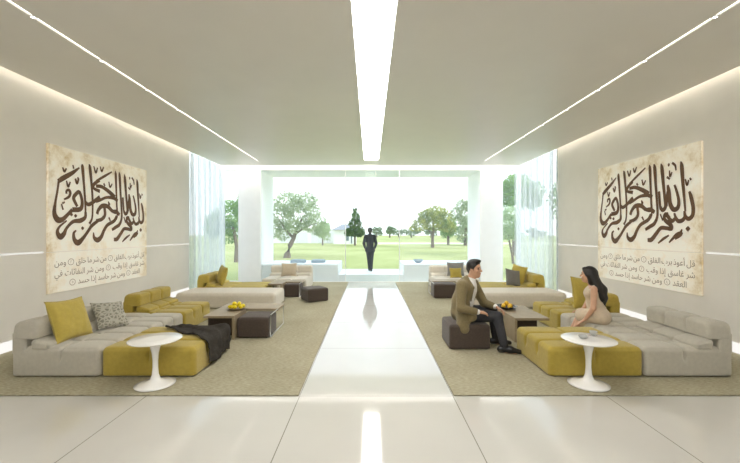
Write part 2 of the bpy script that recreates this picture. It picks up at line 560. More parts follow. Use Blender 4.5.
def leafmat(name, c1, c2):
    k = NT(name)
    nz = k.n('ShaderNodeTexNoise', Scale=1.3, Detail=3.0); k.l(k.coord(), nz.inputs['Vector'])
    rp = k.n('ShaderNodeValToRGB')
    rp.color_ramp.elements[0].position = .35; rp.color_ramp.elements[0].color = c1
    rp.color_ramp.elements[1].position = .65; rp.color_ramp.elements[1].color = c2
    k.l(nz.outputs['Fac'], rp.inputs['Fac'])
    df = k.n('ShaderNodeBsdfDiffuse'); tl = k.n('ShaderNodeBsdfTranslucent')
    k.l(rp.outputs['Color'], df.inputs['Color']); k.l(rp.outputs['Color'], tl.inputs['Color'])
    a = k.n('ShaderNodeMixShader', Fac=.45); k.l(df.outputs[0], a.inputs[1]); k.l(tl.outputs[0], a.inputs[2])
    k.l(a.outputs[0], k.o.inputs['Surface'])
    return k.m
M['leaf_olive'] = leafmat('olive_tree_leaves', rgb(140, 160, 120), rgb(190, 204, 164))
M['leaf_dark'] = leafmat('dark_green_leaves', rgb(62, 92, 56), rgb(112, 142, 84))
M['leaf_yel'] = leafmat('yellow_green_leaves', rgb(112, 136, 84), rgb(196, 200, 112))
M['leaf_pale'] = leafmat('pale_green_leaves', rgb(156, 182, 136), rgb(204, 218, 180))
M['leaf_mid'] = leafmat('mid_green_leaves', rgb(96, 140, 70), rgb(150, 186, 104))
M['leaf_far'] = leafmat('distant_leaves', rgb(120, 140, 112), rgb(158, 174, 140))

def lawnmat():
    k = NT('mown_grass')
    co = k.coord()
    n1 = k.n('ShaderNodeTexNoise', Scale=.12, Detail=6.0); k.l(co, n1.inputs['Vector'])
    n2 = k.n('ShaderNodeTexNoise', Scale=3.0, Detail=4.0); k.l(co, n2.inputs['Vector'])
    mx = k.n('ShaderNodeMath', operation='MULTIPLY_ADD'); k.l(n2.outputs['Fac'], mx.inputs[0]); mx.inputs[1].default_value = .3; k.l(n1.outputs['Fac'], mx.inputs[2])
    rp = k.n('ShaderNodeValToRGB')
    rp.color_ramp.elements[0].position = .5; rp.color_ramp.elements[0].color = rgb(156, 161, 98)
    rp.color_ramp.elements[1].position = .8; rp.color_ramp.elements[1].color = rgb(188, 188, 130)
    k.l(mx.outputs[0], rp.inputs['Fac']); k.l(rp.outputs['Color'], k.b.inputs['Base Color'])
    k.b.inputs['Roughness'].default_value = .95; k.b.inputs['Specular IOR Level'].default_value = .1
    return k.m
M['lawn'] = lawnmat()
M['fairway'] = mat('pale_dry_grass', rgb(222, 224, 178), .95, .06, .6, spec=.1)

# light strengths
E_PANEL, E_SLOT, E_COVE, E_WALL, E_BASE, E_SPOT = 9.5, 2.4, 13.0, .5, .6, 5.0
M['e_panel'] = emit('ceiling_light_diffuser', (1, .98, .945, 1), E_PANEL)
M['e_slot'] = emit('slot_light_diffuser', (1, .95, .86, 1), E_SLOT)
M['e_cove'] = emit('cove_light_diffuser', (1, .965, .90, 1), E_COVE)
M['e_head'] = emit('window_head_light', (1, .98, .95, 1), 24.0)
M['e_wall'] = emit('wall_groove_light', (1, .96, .88, 1), E_WALL)
M['e_base'] = emit('skirting_light', (1, .97, .92, 1), E_BASE)
M['e_spot'] = emit('spot_lens', (1, .97, .9, 1), E_SPOT)

# ------------------------------------------------------------------ the room
YB, YF = 12.1, -3.0          # glazed end, wall behind the camera
CZ = 3.75                    # underside of the ceiling
WX = 4.86
def struct(name, mb, m, **kw):
    o = mb.build(name, m, **kw); o['kind'] = 'structure'; return o

struct('floor', MB().box(-5.1, 5.1, YF-.2, 12.2, -.25, 0), M['tile'])
struct('wall_left', MB().box(-5.1, -WX, YF-.2, 9.93, 0, 4.25), M['wall'])
struct('wall_right', MB().box(WX, 5.1, YF-.2, 9.62, 0, 4.25), M['wall'])
struct('wall_front', MB().box(-WX, -4.5, YF-.2, YF, 0, 4.25).box(4.5, WX, YF-.2, YF, 0, 4.25).box(-4.5, 4.5, YF-.2, YF, 3.7, 4.25).box(-4.5, 4.5, YF-.2, YF, 0, 2.5), M['wall'])  # high opening added to let fill light into the room
struct('forecourt', MB().box(-60, 60, -60, YF-.22, -.3, -.06), M['tile_out'])  # pale unseen ground, added to bounce daylight up to the ceiling
struct('wall_back', MB().box(-4.28, -3.58, 12.06, 13.72, 0, 3.66).box(3.62, 4.32, 12.06, 13.72, 0, 3.66)
       .box(-4.28, 4.32, 12.2, 13.72, 3.66, 4.25), M['portal'])
struct('trim_1', MB().box(-5.1, 5.1, 12.06, 12.2, 3.66, 4.25), M['portal'])
# dropped ceiling in bays between the light slots, held off the side walls by a cove
b = MB()
SL, SR = -3.35, 3.43
PX0, PX1, PY1 = -.18, .26, 11.0
for x0, x1 in ((-4.76, SL-.022), (SL+.022, PX0), (PX1, SR-.022), (SR+.022, 4.76)):
    b.box(x0, x1, YF, 11.80, CZ, CZ+.12)
b.box(PX0, PX1, PY1, 11.80, CZ+.012, CZ+.12)
for x in (SL, SR): b.box(x-.022, x+.022, PY1+.1, 11.80, CZ+.004, CZ+.12)
struct('ceiling', b, M['ceiling'])
struct('trim_2', MB().box(-5.1, 5.1, YF-.2, 12.06, 4.25, 4.45), M['ceiling'])

# lights in the ceiling
t = thing('ceiling_light_panel', 'long white glowing light panel down the middle of the ceiling', 'ceiling light', ((PX0+PX1)/2, 4, CZ+.06))
w = (PX1-PX0)/2
MB().box(-w+.006, w-.006, YF-4+.02, PY1-4-.01, 0, .012).build('diffuser', M['e_panel'], t)
MB().box(-w, -w+.006, YF-4+.02, PY1-4-.002, -.055, .03).box(w-.006, w, YF-4+.02, PY1-4-.002, -.055, .03).build('frame', M['white'], t)
for x, side in ((SL, 'left'), (SR, 'right')):
    t = thing('light_slot', 'narrow recessed glowing light slot in the %s half of the ceiling' % side, 'ceiling light', (x, 4, CZ+.02))
    MB().box(-.02, .02, YF-4+.02, PY1-4+.08, 0, .012).build('diffuser', M['e_slot'], t)
    MB().box(-.0215, -.02, YF-4+.02, PY1-4+.08, -.018, .02).box(.02, .0215, YF-4+.02, PY1-4+.08, -.018, .02).build('track', M['track'], t)
    nth = ['nearest', 'second nearest', 'third nearest', 'fourth nearest', 'fifth nearest', 'farthest']
    for i, y in enumerate((3.68, 4.62, 5.56, 6.45, 7.35, 8.25)):
        s = thing('spotlight', '%s small round spotlight set in the %s ceiling light slot' % (nth[i], side), 'spotlight', (x, y, CZ-.004), group='spotlights in the %s ceiling slot' % side)
        MB().lathe([(.012, .022), (.026, .022), (.03, 0), (.024, -.004), (.022, .004)], n=18).build('bezel', M['steel'], s, True)
        MB().lathe([(.021, .003), (.021, .0)], n=18).build('lens', M['e_spot'], s)
    c = MB().box(-.02, .02, YF-4, 12.0-4, 0, .05).build('cove_light', M['e_cove'])
    c.location = (math.copysign(4.77, x), 4, CZ+.36)
    tag(c, 'hidden light strip washing the top of the %s wall above the ceiling edge' % side, 'light strip')

c = MB().box(-4.7, 4.7, -.04, .04, 0, .03).build('cove_light', M['e_head'], None, False, (0, 11.83, CZ+.34))  # unseen strip, added to brighten the white columns and lintel
tag(c, 'hidden light strip in the ceiling slot washing the head of the glazed wall', 'light strip')
# skirting light boards
for x, side, y1 in ((-WX, 'left', 9.93), (WX, 'right', 9.62)):
    s = 1 if x < 0 else -1
    struct('baseboard_'+side, MB().box(min(x, x+s*.018), max(x, x+s*.018), YF, y1-.02, 0.002, .145), M['e_base'])
    # wall groove lights, broken by the calligraphy panel
    for nm, ya, yb in (('nearer', YF+.05, 5.5 if x < 0 else 5.34), ('farther', 8.04 if x < 0 else 7.88, y1-.03)):
        g = MB().box(min(x, x+s*.006), max(x, x+s*.006), ya, yb, 1.3, 1.325).build('wall_light_strip', M['e_wall'])
        tag(g, 'thin glowing groove on the %s wall at the %s side of the lettered panel' % (side, nm), 'wall light', 'wall groove lights')

# carpets
for x0, x1, side in ((-4.84, -.70, 'left'), (.82, 4.84, 'right')):
    r = MB().rbox(x0, x1, 3.63, 12.0, .0, .014, .006).build('rug', M['carpet'])
    tag(r, 'large beige woven rug on the %s side of the white walkway' % side, 'rug')

# glazing at the end and the sides
def window(n, x0, x1, y, z0, z1, frame_w=.03, sill=True, m='glass', axis='x'):
    w = thing('window_%d' % n, None, None, (0, 0, 0), kind='structure')
    f = MB(); fw = frame_w
    if axis == 'x':
        f.box(x0, x0+fw, y-.03, y+.03, z0, z1).box(x1-fw, x1, y-.03, y+.03, z0, z1)
        f.box(x0+fw, x1-fw, y-.03, y+.03, z0, z0+fw).box(x0+fw, x1-fw, y-.03, y+.03, z1-fw, z1)
        g = MB().box(x0+fw, x1-fw, y-.006, y+.006, z0+fw, z1-fw)
    else:
        f.box(y-.03, y+.03, x0, x0+fw, z0, z1).box(y-.03, y+.03, x1-fw, x1, z0, z1)
        f.box(y-.03, y+.03, x0+fw, x1-fw, z0, z0+fw).box(y-.03, y+.03, x0+fw, x1-fw, z1-fw, z1)
        g = MB().box(y-.006, y+.006, x0+fw, x1-fw, z0+fw, z1-fw)
    f.build('window_frame', M['white'], w); g.build('pane', M[m], w)
    return w
window(1, -4.84, -4.28, 12.13, 0, 3.66)
window(2, -3.58, -.80, 12.13, 0, 3.66, .012)
window(3, -.80, .96, 12.10, 0, 3.66, .012, m='glass2')
window(4, .96, 3.62, 12.13, 0, 3.66, .012)
window(5, 4.32, 4.84, 12.13, 0, 3.66)
window(8, -4.5, 4.5, YF-.1, 2.5, 3.7, .04)  # added behind the camera to admit fill light
window(6, 9.93, 12.16, -4.9, 0, 4.25, .05, axis='y')
window(7, 9.62, 12.16, 4.9, 0, 4.25, .05, axis='y')

# sheer curtains
def curtain(x, y0, y1, label, seed):
    R = random.Random(seed)
    ph = [R.uniform(0, 6.28) for _ in range(4)]
    ny, nz = 230, 14
    v, f = [], []
    for k in range(nz+1):
        z = .03 + (CZ-.06)*k/nz
        amp = .05*(1.12-.35*k/nz)
        for j in range(ny+1):
            t = j/ny; y = y0+(y1-y0)*t
            d = math.sin(t*92+ph[0]+.5*math.sin(t*13+ph[1]))*amp + .018*math.sin(t*41+ph[2]+z*.4)
            v.append((d, y-y0 + .012*math.sin(t*60+ph[3]+z), z))
    for k in range(nz):
        for j in range(ny):
            a = k*(ny+1)+j; f.append((a, a+1, a+ny+2, a+ny+1))
    o = mesh_obj('sheer_curtain', v, f, M['sheer'], None, True)
    o.location = (x, y0, 0)
    return tag(o, label, 'curtain', 'sheer curtains')
curtain(-4.72, 9.66, 11.98, 'white sheer pleated curtain over the side window on the left', 1)
curtain(4.72, 9.36, 11.98, 'white sheer pleated curtain over the side window on the right', 2)

# ------------------------------------------------------------------ lettered wall panels
FORMS = {  # letter: isolated, final, initial, medial
 'ا': '\uFE8D\uFE8E', 'أ': '\uFE83\uFE84', 'إ': '\uFE87\uFE88', 'ب': '\uFE8F\uFE90\uFE91\uFE92', 'ت': '\uFE95\uFE96\uFE97\uFE98',
 'ث': '\uFE99\uFE9A\uFE9B\uFE9C', 'ح': '\uFEA1\uFEA2\uFEA3\uFEA4', 'خ': '\uFEA5\uFEA6\uFEA7\uFEA8', 'د': '\uFEA9\uFEAA', 'ذ': '\uFEAB\uFEAC',
 'ر': '\uFEAD\uFEAE', 'س': '\uFEB1\uFEB2\uFEB3\uFEB4', 'ش': '\uFEB5\uFEB6\uFEB7\uFEB8', 'ع': '\uFEC9\uFECA\uFECB\uFECC', 'غ': '\uFECD\uFECE\uFECF\uFED0',
 'ف': '\uFED1\uFED2\uFED3\uFED4', 'ق': '\uFED5\uFED6\uFED7\uFED8', 'ل': '\uFEDD\uFEDE\uFEDF\uFEE0', 'م': '\uFEE1\uFEE2\uFEE3\uFEE4', 'ن': '\uFEE5\uFEE6\uFEE7\uFEE8',
 'و': '\uFEED\uFEEE', 'ي': '\uFEF1\uFEF2\uFEF3\uFEF4'}
def shape_arabic(word):
    out = []
    for i, c in enumerate(word):
        F = FORMS[c]
        prev = i > 0 and len(FORMS[word[i-1]]) == 4
        nxt = i < len(word)-1 and len(F) == 4
        out.append(F[(1 if prev else 0) + (2 if nxt else 0)])
    return ''.join(reversed(out))
def text_geo(s, size):
    c = bpy.data.curves.new('lettering', 'FONT'); c.body = s; c.size = size; c.resolution_u = 3
    o = bpy.data.objects.new('lettering', c); COL.objects.link(o)
    bpy.context.view_layer.update()
    me = bpy.data.meshes.new_from_object(o.evaluated_get(bpy.context.evaluated_depsgraph_get()))
    v = [tuple(p.co) for p in me.vertices]; f = [tuple(p.vertices) for p in me.polygons]
    bpy.data.objects.remove(o); bpy.data.curves.remove(c); bpy.data.meshes.remove(me)
    return v, f
VERSES = [  # written right to left; digits stand in little roundels
 (['قل', 'أعوذ', 'برب', 'الفلق', '1', 'من', 'شر', 'ما', 'خلق', '2', 'ومن'], .10, 2.40, .415),
 (['شر', 'غاسق', 'إذا', 'وقب', '3', 'ومن', 'شر', 'النفاثات', 'في'], .10, 2.40, .245),
 (['العقد', '4', 'ومن', 'شر', 'حاسد', 'إذا', 'حسد', '5'], .38, 2.25, .085)]
def verse_geo(words, u0, u1, z):
    items = []
    tot = 0
    for w in words:
        if w.isdigit():
            items.append(('n', text_geo(chr(0x660+int(w)), .085), .15)); tot += .15
        else:
            g = text_geo(shape_arabic(w), .135)
            wd = max(p[0] for p in g[0]); items.append(('w', g, wd)); tot += wd
    gap = (u1-u0-tot)/(len(items)-1)
    sc = 1.0
    if gap < .02:
        gap = .02; sc = (u1-u0-gap*(len(items)-1))/tot
    x = u1
    out = []
    for kind, g, wd in items:
        wd *= sc; x -= wd
        mb = MB()
        if kind == 'w':
            mb.add([(x+p[0]*sc, -.005, z+p[1]*sc) for p in g[0]], g[1])
        else:
            cx, cz = x+wd/2, z+.04
            n = 28; v = []
            for r in (.062*sc, .053*sc):
                for j in range(n): v.append((cx+r*math.cos(2*PI*j/n), -.005, cz+r*.85*math.sin(2*PI*j/n)))
            mb.add(v, [(j, (j+1) % n, n+(j+1) % n, n+j) for j in range(n)])
            gx = max(p[0] for p in g[0])/2; gy = max(p[1] for p in g[0])/2
            mb.add([(cx+(p[0]-gx)*sc*.8, -.005, cz+(p[1]-gy)*sc*.8) for p in g[0]], g[1])
        out.append(('verse_word' if kind == 'w' else 'verse_number', mb))
        x -= gap
    return out
STROKES = [
    [(0.601,2.003,0.02),(0.444,1.888,0.05),(0.274,1.786,0.06),(0.172,1.718,0.05)],
    [(0.184,1.73,0.03),(0.16,1.577,0.03),(0.121,1.391,0.035),(0.102,1.224,0.06),(0.16,1.128,0.075),(0.253,1.131,0.06),(0.358,1.214,0.045),(0.452,1.296,0.05)],
    [(0.452,1.296,0.06),(0.624,1.321,0.06),(0.661,1.446,0.05),(0.601,1.598,0.045),(0.523,1.555,0.05),(0.479,1.48,0.05),(0.555,1.355,0.04)],
    [(0.656,2.074,0.015),(0.67,2.015,0.05),(0.699,1.747,0.04),(0.727,1.459,0.035),(0.737,1.277,0.03)],
    [(0.815,2.103,0.015),(0.839,2.034,0.05),(0.874,1.77,0.04),(0.899,1.473,0.035),(0.889,1.191,0.03),(0.824,1.077,0.04)],
    [(0.727,1.451,0.04),(0.79,1.409,0.05),(0.889,1.443,0.05),(1.076,1.566,0.05)],
    [(0.737,1.277,0.04),(0.727,1.185,0.05),(0.624,1.126,0.06),(0.466,1.104,0.045),(0.336,0.997,0.04),(0.282,0.905,0.06),(0.213,0.861,0.07),(0.16,0.928,0.05),(0.192,1.012,0.03),(0.336,1.117,0.02)],
    [(1.076,1.161,0.04),(0.889,1.053,0.05),(0.824,0.985,0.045),(0.694,0.845,0.05),(0.578,0.761,0.075),(0.497,0.805,0.06),(0.479,0.911,0.04),(0.532,0.964,0.02)],
    [(0.332,1.542,0.03),(0.332,1.586,0.03),(0.379,1.609,0.035),(0.409,1.564,0.04),(0.379,1.498,0.035),(0.282,1.448,0.02)],
    [(0.431,1.245,0.01),(0.431,1.218,0.05),(0.431,1.19,0.01)],
    [(0.519,1.229,0.01),(0.519,1.201,0.05),(0.519,1.172,0.01)],
    [(0.67,1.03,0.01),(0.67,1.001,0.05),(0.67,0.969,0.01)],
    [(0.257,1.95,0.02),(0.29,1.891,0.03),(0.332,1.946,0.02)],
    [(0.461,2.024,0.02),(0.479,1.964,0.025)],
    [(0.332,1.751,0.02),(0.366,1.662,0.03),(0.409,1.744,0.02)],
    [(0.514,1.811,0.03),(0.546,1.734,0.03),(0.578,1.81,0.03),(0.555,1.835,0.02)],
    [(0.233,1.376,0.02),(0.266,1.284,0.025)],
    [(0.249,1.384,0.025),(0.299,1.409,0.02)],
    [(0.925,2.086,0.02),(0.976,1.981,0.03),(1.018,2.076,0.02)],
    [(1.076,1.855,0.03),(0.94,1.779,0.05),(0.925,1.702,0.04),(1.076,1.662,0.05)],
    [(1.391,2.06,0.02),(1.192,1.95,0.035),(0.979,1.83,0.03)],
    [(0.979,1.746,0.045),(1.138,1.747,0.05),(1.333,1.671,0.06),(1.468,1.591,0.07)],
    [(1.468,1.583,0.06),(1.248,1.57,0.04),(1.084,1.508,0.04),(0.979,1.473,0.04)],
    [(1.391,1.334,0.05),(1.276,1.406,0.06),(1.138,1.408,0.06),(1.041,1.332,0.05),(1.005,1.254,0.05)],
    [(1.362,1.344,0.05),(1.51,1.312,0.05),(1.54,1.404,0.03)],
    [(1.192,1.389,0.05),(1.203,1.244,0.05),(1.111,1.162,0.05),(0.979,1.138,0.04)],
    [(1.486,2.096,0.015),(1.498,2.016,0.05),(1.51,1.772,0.04),(1.528,1.445,0.035),(1.54,1.26,0.03),(1.51,1.176,0.03)],
    [(1.528,1.239,0.05),(1.45,1.146,0.05),(1.276,1.069,0.05),(1.181,0.969,0.05),(1.111,0.852,0.06),(1.02,0.796,0.07),(0.937,0.835,0.05),(0.917,0.929,0.02)],
    [(1.084,2.107,0.02),(1.121,2.028,0.03),(1.17,2.114,0.02)],
    [(1.305,1.867,0.02),(1.339,1.771,0.03),(1.397,1.839,0.02)],
    [(1.17,1.817,0.03),(1.209,1.775,0.025)],
    [(1.293,1.499,0.02),(1.316,1.449,0.04),(1.327,1.422,0.01)],
    [(1.305,1.209,0.03),(1.35,1.143,0.025)],
    [(2.144,2.031,0.015),(2.164,1.947,0.055),(2.181,1.744,0.05),(2.205,1.509,0.04),(2.23,1.249,0.025)],
    [(2.301,1.548,0.03),(2.333,1.464,0.05),(2.371,1.299,0.05),(2.36,1.186,0.05),(2.293,1.134,0.05),(2.23,1.176,0.045),(2.213,1.259,0.03)],
    [(2.23,1.176,0.04),(2.181,1.118,0.05),(2.097,1.107,0.05),(2.046,1.167,0.04),(2.021,1.236,0.03)],
    [(2.046,1.157,0.04),(1.977,1.111,0.05),(1.901,1.173,0.045),(1.87,1.255,0.03)],
    [(1.924,1.154,0.05),(1.842,1.228,0.05),(1.824,1.14,0.05),(1.946,1.05,0.06),(1.959,0.987,0.05),(1.856,0.999,0.05),(1.74,1.0,0.05),(1.644,0.911,0.055),(1.535,0.807,0.06),(1.443,0.798,0.05)],
    [(2.278,1.023,0.01),(2.278,0.984,0.065),(2.278,0.944,0.01)],
    [(1.745,2.069,0.015),(1.768,1.98,0.055),(1.792,1.763,0.05),(1.824,1.511,0.045),(1.842,1.351,0.05),(1.778,1.295,0.05),(1.73,1.359,0.035)],
    [(1.888,1.697,0.03),(1.91,1.59,0.06),(1.937,1.397,0.06),(2.003,1.295,0.06),(2.089,1.317,0.055),(2.106,1.434,0.045),(2.055,1.609,0.035),(2.021,1.681,0.03)],
    [(1.901,1.643,0.03),(1.87,1.507,0.04),(1.861,1.35,0.04)],
    [(1.59,2.09,0.015),(1.609,2.006,0.055),(1.629,1.748,0.045),(1.658,1.454,0.04),(1.668,1.218,0.04),(1.605,1.086,0.05),(1.494,1.029,0.05),(1.39,0.978,0.04)],
    [(1.443,1.577,0.05),(1.555,1.536,0.05)],
    [(1.417,1.324,0.05),(1.519,1.325,0.05),(1.605,1.269,0.05)],
    [(1.702,1.613,0.04),(1.721,1.413,0.04),(1.74,1.304,0.03)],
    [(1.73,1.233,0.02),(1.787,1.124,0.025)],
    [(1.977,2.041,0.03),(2.038,1.986,0.03),(2.055,1.905,0.02)],
    [(1.91,2.046,0.01),(1.91,2.019,0.035),(1.91,1.991,0.01)],
    [(1.924,1.926,0.02),(1.937,1.83,0.03),(1.977,1.893,0.02)],
    [(1.87,1.829,0.03),(1.933,1.786,0.025)],
    [(2.23,1.744,0.02),(2.262,1.651,0.03),(2.293,1.722,0.02)],
    [(2.309,1.749,0.02),(2.34,1.716,0.025)],
    [(1.683,0.748,0.02),(1.796,0.822,0.035),(1.915,0.883,0.02)],
    [(1.915,0.765,0.02),(2.055,0.884,0.045),(2.139,0.928,0.035),(2.172,0.978,0.02)],
    [(2.034,0.829,0.03),(2.139,0.878,0.03),(2.181,0.928,0.02)],
]
def ribbon(st, y):
    pts = [Vector((a, b, c)) for a, b, c in st]
    P = [pts[0]*2-pts[1]] + pts + [pts[-1]*2-pts[-2]]
    S = []
    for i in range(1, len(P)-2):
        for k in range(6):
            t = k/6
            a, b, c, d = P[i-1], P[i], P[i+1], P[i+2]
            S.append(.5*((2*b)+(c-a)*t+(2*a-5*b+4*c-d)*t*t+(3*b-a-3*c+d)*t**3))
    S.append(pts[-1])
    v = []
    for i, p in enumerate(S):
        d = S[min(i+1, len(S)-1)]-S[max(i-1, 0)]
        L = math.hypot(d.x, d.y) or 1
        nx, nz = -d.y/L, d.x/L
        w = max(.012, p.z)*.5*1.32
        v += [(p.x+nx*w, y, p.y+nz*w), (p.x-nx*w, y, p.y-nz*w)]
    return v, [(2*i, 2*i+1, 2*i+3, 2*i+2) for i in range(len(S)-1)]

def lettered_panel(loc, rz, label):
    t = thing('calligraphy_panel', label, 'wall panel', loc, rz, group='calligraphy panels')
    t.scale = (.976, 1, 1)
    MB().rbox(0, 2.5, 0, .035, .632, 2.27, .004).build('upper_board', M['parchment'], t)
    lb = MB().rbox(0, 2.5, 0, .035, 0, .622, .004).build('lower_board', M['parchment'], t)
    mb = MB()
    for i, s in enumerate(STROKES):
        v, f = ribbon(s, -.005-.00005*i); mb.add(v, f)
    mb.build('calligraphy', M['ink'], t)
    for w, u0, u1, z in VERSES:
        for nm, g in verse_geo(w, u0, u1, z): g.build(nm, M['ink2'], lb)
    return t
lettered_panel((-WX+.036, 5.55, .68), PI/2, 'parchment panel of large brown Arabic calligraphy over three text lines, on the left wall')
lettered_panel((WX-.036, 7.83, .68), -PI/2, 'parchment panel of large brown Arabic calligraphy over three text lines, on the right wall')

# ------------------------------------------------------------------ seating
FLOOR = .016
def feet(t, sx, sy, m='foot'):
    for qx in (-1, 1):
        for qy in (-1, 1):
            MB().lathe([(.02, 0), (.024, .003), (.024, .02)], (qx*(sx/2-.07), qy*(sy/2-.07), 0), 14).build('foot', M[m], t, True)

def ottoman(x0, x1, y0, y1, m, label, top=.318, lx=(0,), ly=None, group='modular sofa blocks', name='sofa_module', r=.055):
    sx, sy = x1-x0-.006, y1-y0-.006
    t = thing(name, label, 'sofa module', ((x0+x1)/2, (y0+y1)/2, FLOOR), group=group)
    if ly is None: ly = (-sy/6, sy/6)
    v, f = tuft(sx, sy, top-.014, lx, ly, r)
    mesh_obj('seat', [(a, b, c+.014) for a, b, c in v], f, M[m], t, True)
    feet(t, sx, sy)
    return t

def backed(x0, x1, y0, y1, m, label, side, top=.318, btop=.60, bw=.25, n=3, group='modular sofa blocks', lx=(0,)):
    """module with a low tufted back and a roll in front of it; side = where the back stands"""
    alongx = side == 'far'
    sx, sy = x1-x0-.006, y1-y0-.006
    cx, cy = (x0+x1)/2, (y0+y1)/2
    t = thing('sofa_module', label, 'sofa module', (cx, cy, FLOOR), group=group)
    L = sx if alongx else sy          # length along the back
    D = (sy if alongx else sx)        # depth
    rot = {'left': 0, 'right': PI, 'far': -PI/2}[side]
    ca, sa = math.cos(rot), math.sin(rot)
    # local frame: back stands at local -x, seat runs to +x, length along y
    def put(name, v, f, ox, oz, mm=None):
        out = []
        for a, b, c in v:
            a += ox
            out.append((a*ca-b*sa, a*sa+b*ca, c+oz))
        return mesh_obj(name, out, f, mm or M[m], t, True)
    lines = tuple(-L/2+L*i/n for i in range(1, n))
    v, f = tuft(D, L, top-.014, lx, lines, .05)
    put('seat', v, f, 0, .014)
    hs = top+.085                        # a dark slit runs under the upper block of the back
    v, f = tuft(bw-.09, L-.004, btop-.11-top+.06, (), (), .03, sp=.03, puff=0)
    put('back_base', v, f, -D/2+(bw-.09)/2+.001, top-.06)
    v, f = tuft(bw+.02, L, btop-hs-.012, (), lines, .05, cut=.0, sp=.02, depth=.018, puff=.008)
    v = [(a+.025*(c/.17)**2*(1 if a < 0 else .3), b, c) for a, b, c in v]
    put('backrest', v, f, -D/2+(bw+.02)/2, hs+.012)
    v, f = tuft(.21, L-.004, .105, (), lines, .04, depth=.014, cut=.2, sp=.02, puff=.006)
    v = [(a, b, c*(1 - .45*max(0, a+.08)/.19)) for a, b, c in v]
    put('bolster', v, f, -D/2+bw+.06, top-.012)
    feet(t, sx, sy)
    return t

for s, side in ((-1, 'left'), (1, 'right')):
    o = .0 if s < 0 else .05
    def X(a, b):                      # distances out from the middle of the room
        a, b = a+o, b+o
        return (-b, -a) if s < 0 else (a, b)
    nb = 'draped with a dark throw' if s < 0 else 'with the white pedestal table before it'
    backed(*X(2.97, 3.95), 4.06, 5.02, 'stone', 'stone grey backed sofa block nearest on the %s, against the wall' % side, side, lx=(0.05,))
    ottoman(*X(1.92, 2.965), 4.06, 5.02, 'olive', 'olive yellow backless sofa block nearest on the %s, %s' % (side, nb))
    ottoman(*X(2.955, 3.95), 5.025, 5.885, 'stone', 'stone grey backless sofa block on the %s, behind the nearest backed block' % side)
    backed(*X(2.95, 3.95), 5.89, 6.86, 'olive', 'olive yellow backed sofa block under the lettered panel on the %s' % side, side)
    # long cream bench and the group beyond it
    ottoman(*X(1.98, 4.10), 7.75, 8.62, 'cream', 'long low cream bench crossing the %s rug behind the coffee table' % side, lx=(), ly=(), group='long cream benches', name='bench', r=.07)
    backed(*X(2.5, 4.05), 8.64, 9.6, 'olive2', 'wide mustard backed sofa block behind the long cream bench on the %s' % side, side, lx=(0,))
    backed(*X(1.74, 2.98), 10.15, 11.35, 'cream', 'pale beige sofa with low back before the glazed wall on the %s' % side, 'far', lx=())

def pouf(x, y, sx, sy, h, rz, label):
    t = thing('pouf', label, 'pouf', (x, y, FLOOR), rz, group='dark brown poufs')
    v, f = tuft(sx, sy, h-.015, (), (), .035, puff=.012, sp=.03)
    mesh_obj('cushion_block', [(a, b, c+.015) for a, b, c in v], f, M['brown'], t, True)
    MB().rbox(-sx/2+.03, sx/2-.03, -sy/2+.03, sy/2-.03, 0, .018, .004).build('base', M['shoe'], t)
    return t
pouf(-1.765, 5.81, .48, .49, .305, 0, 'dark brown pouf nested in the corner of the left coffee table')
pouf(-2.30, 5.95, .42, .5, .29, 0, 'dark brown pouf tucked in shadow under the left coffee table')
pouf(-1.31, 8.74, .50, .50, .30, .55, 'dark brown cube pouf standing alone on the left rug by the walkway')
pouf(-1.93, 9.36, .40, .44, .31, 0, 'dark brown pouf beside the far coffee table on the left rug')
pouf(1.36, 5.30, .56, .56, .33, 0, 'dark brown pouf the man in the jacket sits on')
pouf(2.37, 5.90, .36, .56, .29, 0, 'dark brown pouf under the coffee table on the right')
pouf(1.84, 9.2, .58, .46, .335, 0, 'dark brown pouf before the pale beige sofa on the right')

# coffee tables: a slab on panel legs with an arm carried by a steel hoop
def coffee_table(loc, label, s=1, dim=(.46, .98, .52)):
    w, d, arm = dim
    t = thing('coffee_table', label, 'coffee table', loc, group='taupe coffee tables')
    def bx(x0, x1, *r): return (x0, x1)+r if s > 0 else (-x1, -x0)+r
    MB().rbox(*bx(0, w, 0, d, .315, .35), .004).rbox(*bx(w-.001, w+arm, d*.55, d, .315, .35), .004).build('tabletop', M['taupe'], t)
    MB().rbox(*bx(w-.035, w, .0, d*.55, 0, .315), .003).build('side_panel', M['taupe'], t)
    MB().rbox(*bx(.02, .055, d*.5, d-.02, 0, .315), .003).build('side_panel', M['taupe'], t)
    q = .012
    x = (w+arm-q)*s
    MB().tube([(x, d*.12, .008), (x, d*.12, .338)], .008, 8).tube([(x, d-.02, .008), (x, d-.02, .315)], .008, 8)\
        .tube([(x, d*.12, .009), (x, d-.02, .009)], .008, 8).tube([(x, d*.12, .338), (x, d*.56, .338)], .008, 8).build('hoop_leg', M['steel'], t, True)
    return t
coffee_table((-2.48, 5.50, FLOOR), 'L-shaped taupe coffee table with yellow lemons on the left rug', 1)
coffee_table((2.60, 5.36, FLOOR), 'taupe coffee table with dark fruit bowl beside the seated man', -1, (.50, .92, .45))
coffee_table((-2.48, 8.98, FLOOR), 'taupe coffee table on the far left, behind the end of the cream bench', 1, (.34, .72, .42))
coffee_table((2.52, 8.98, FLOOR), 'taupe coffee table on the far right, behind the end of the cream bench', -1, (.34, .9, .62))

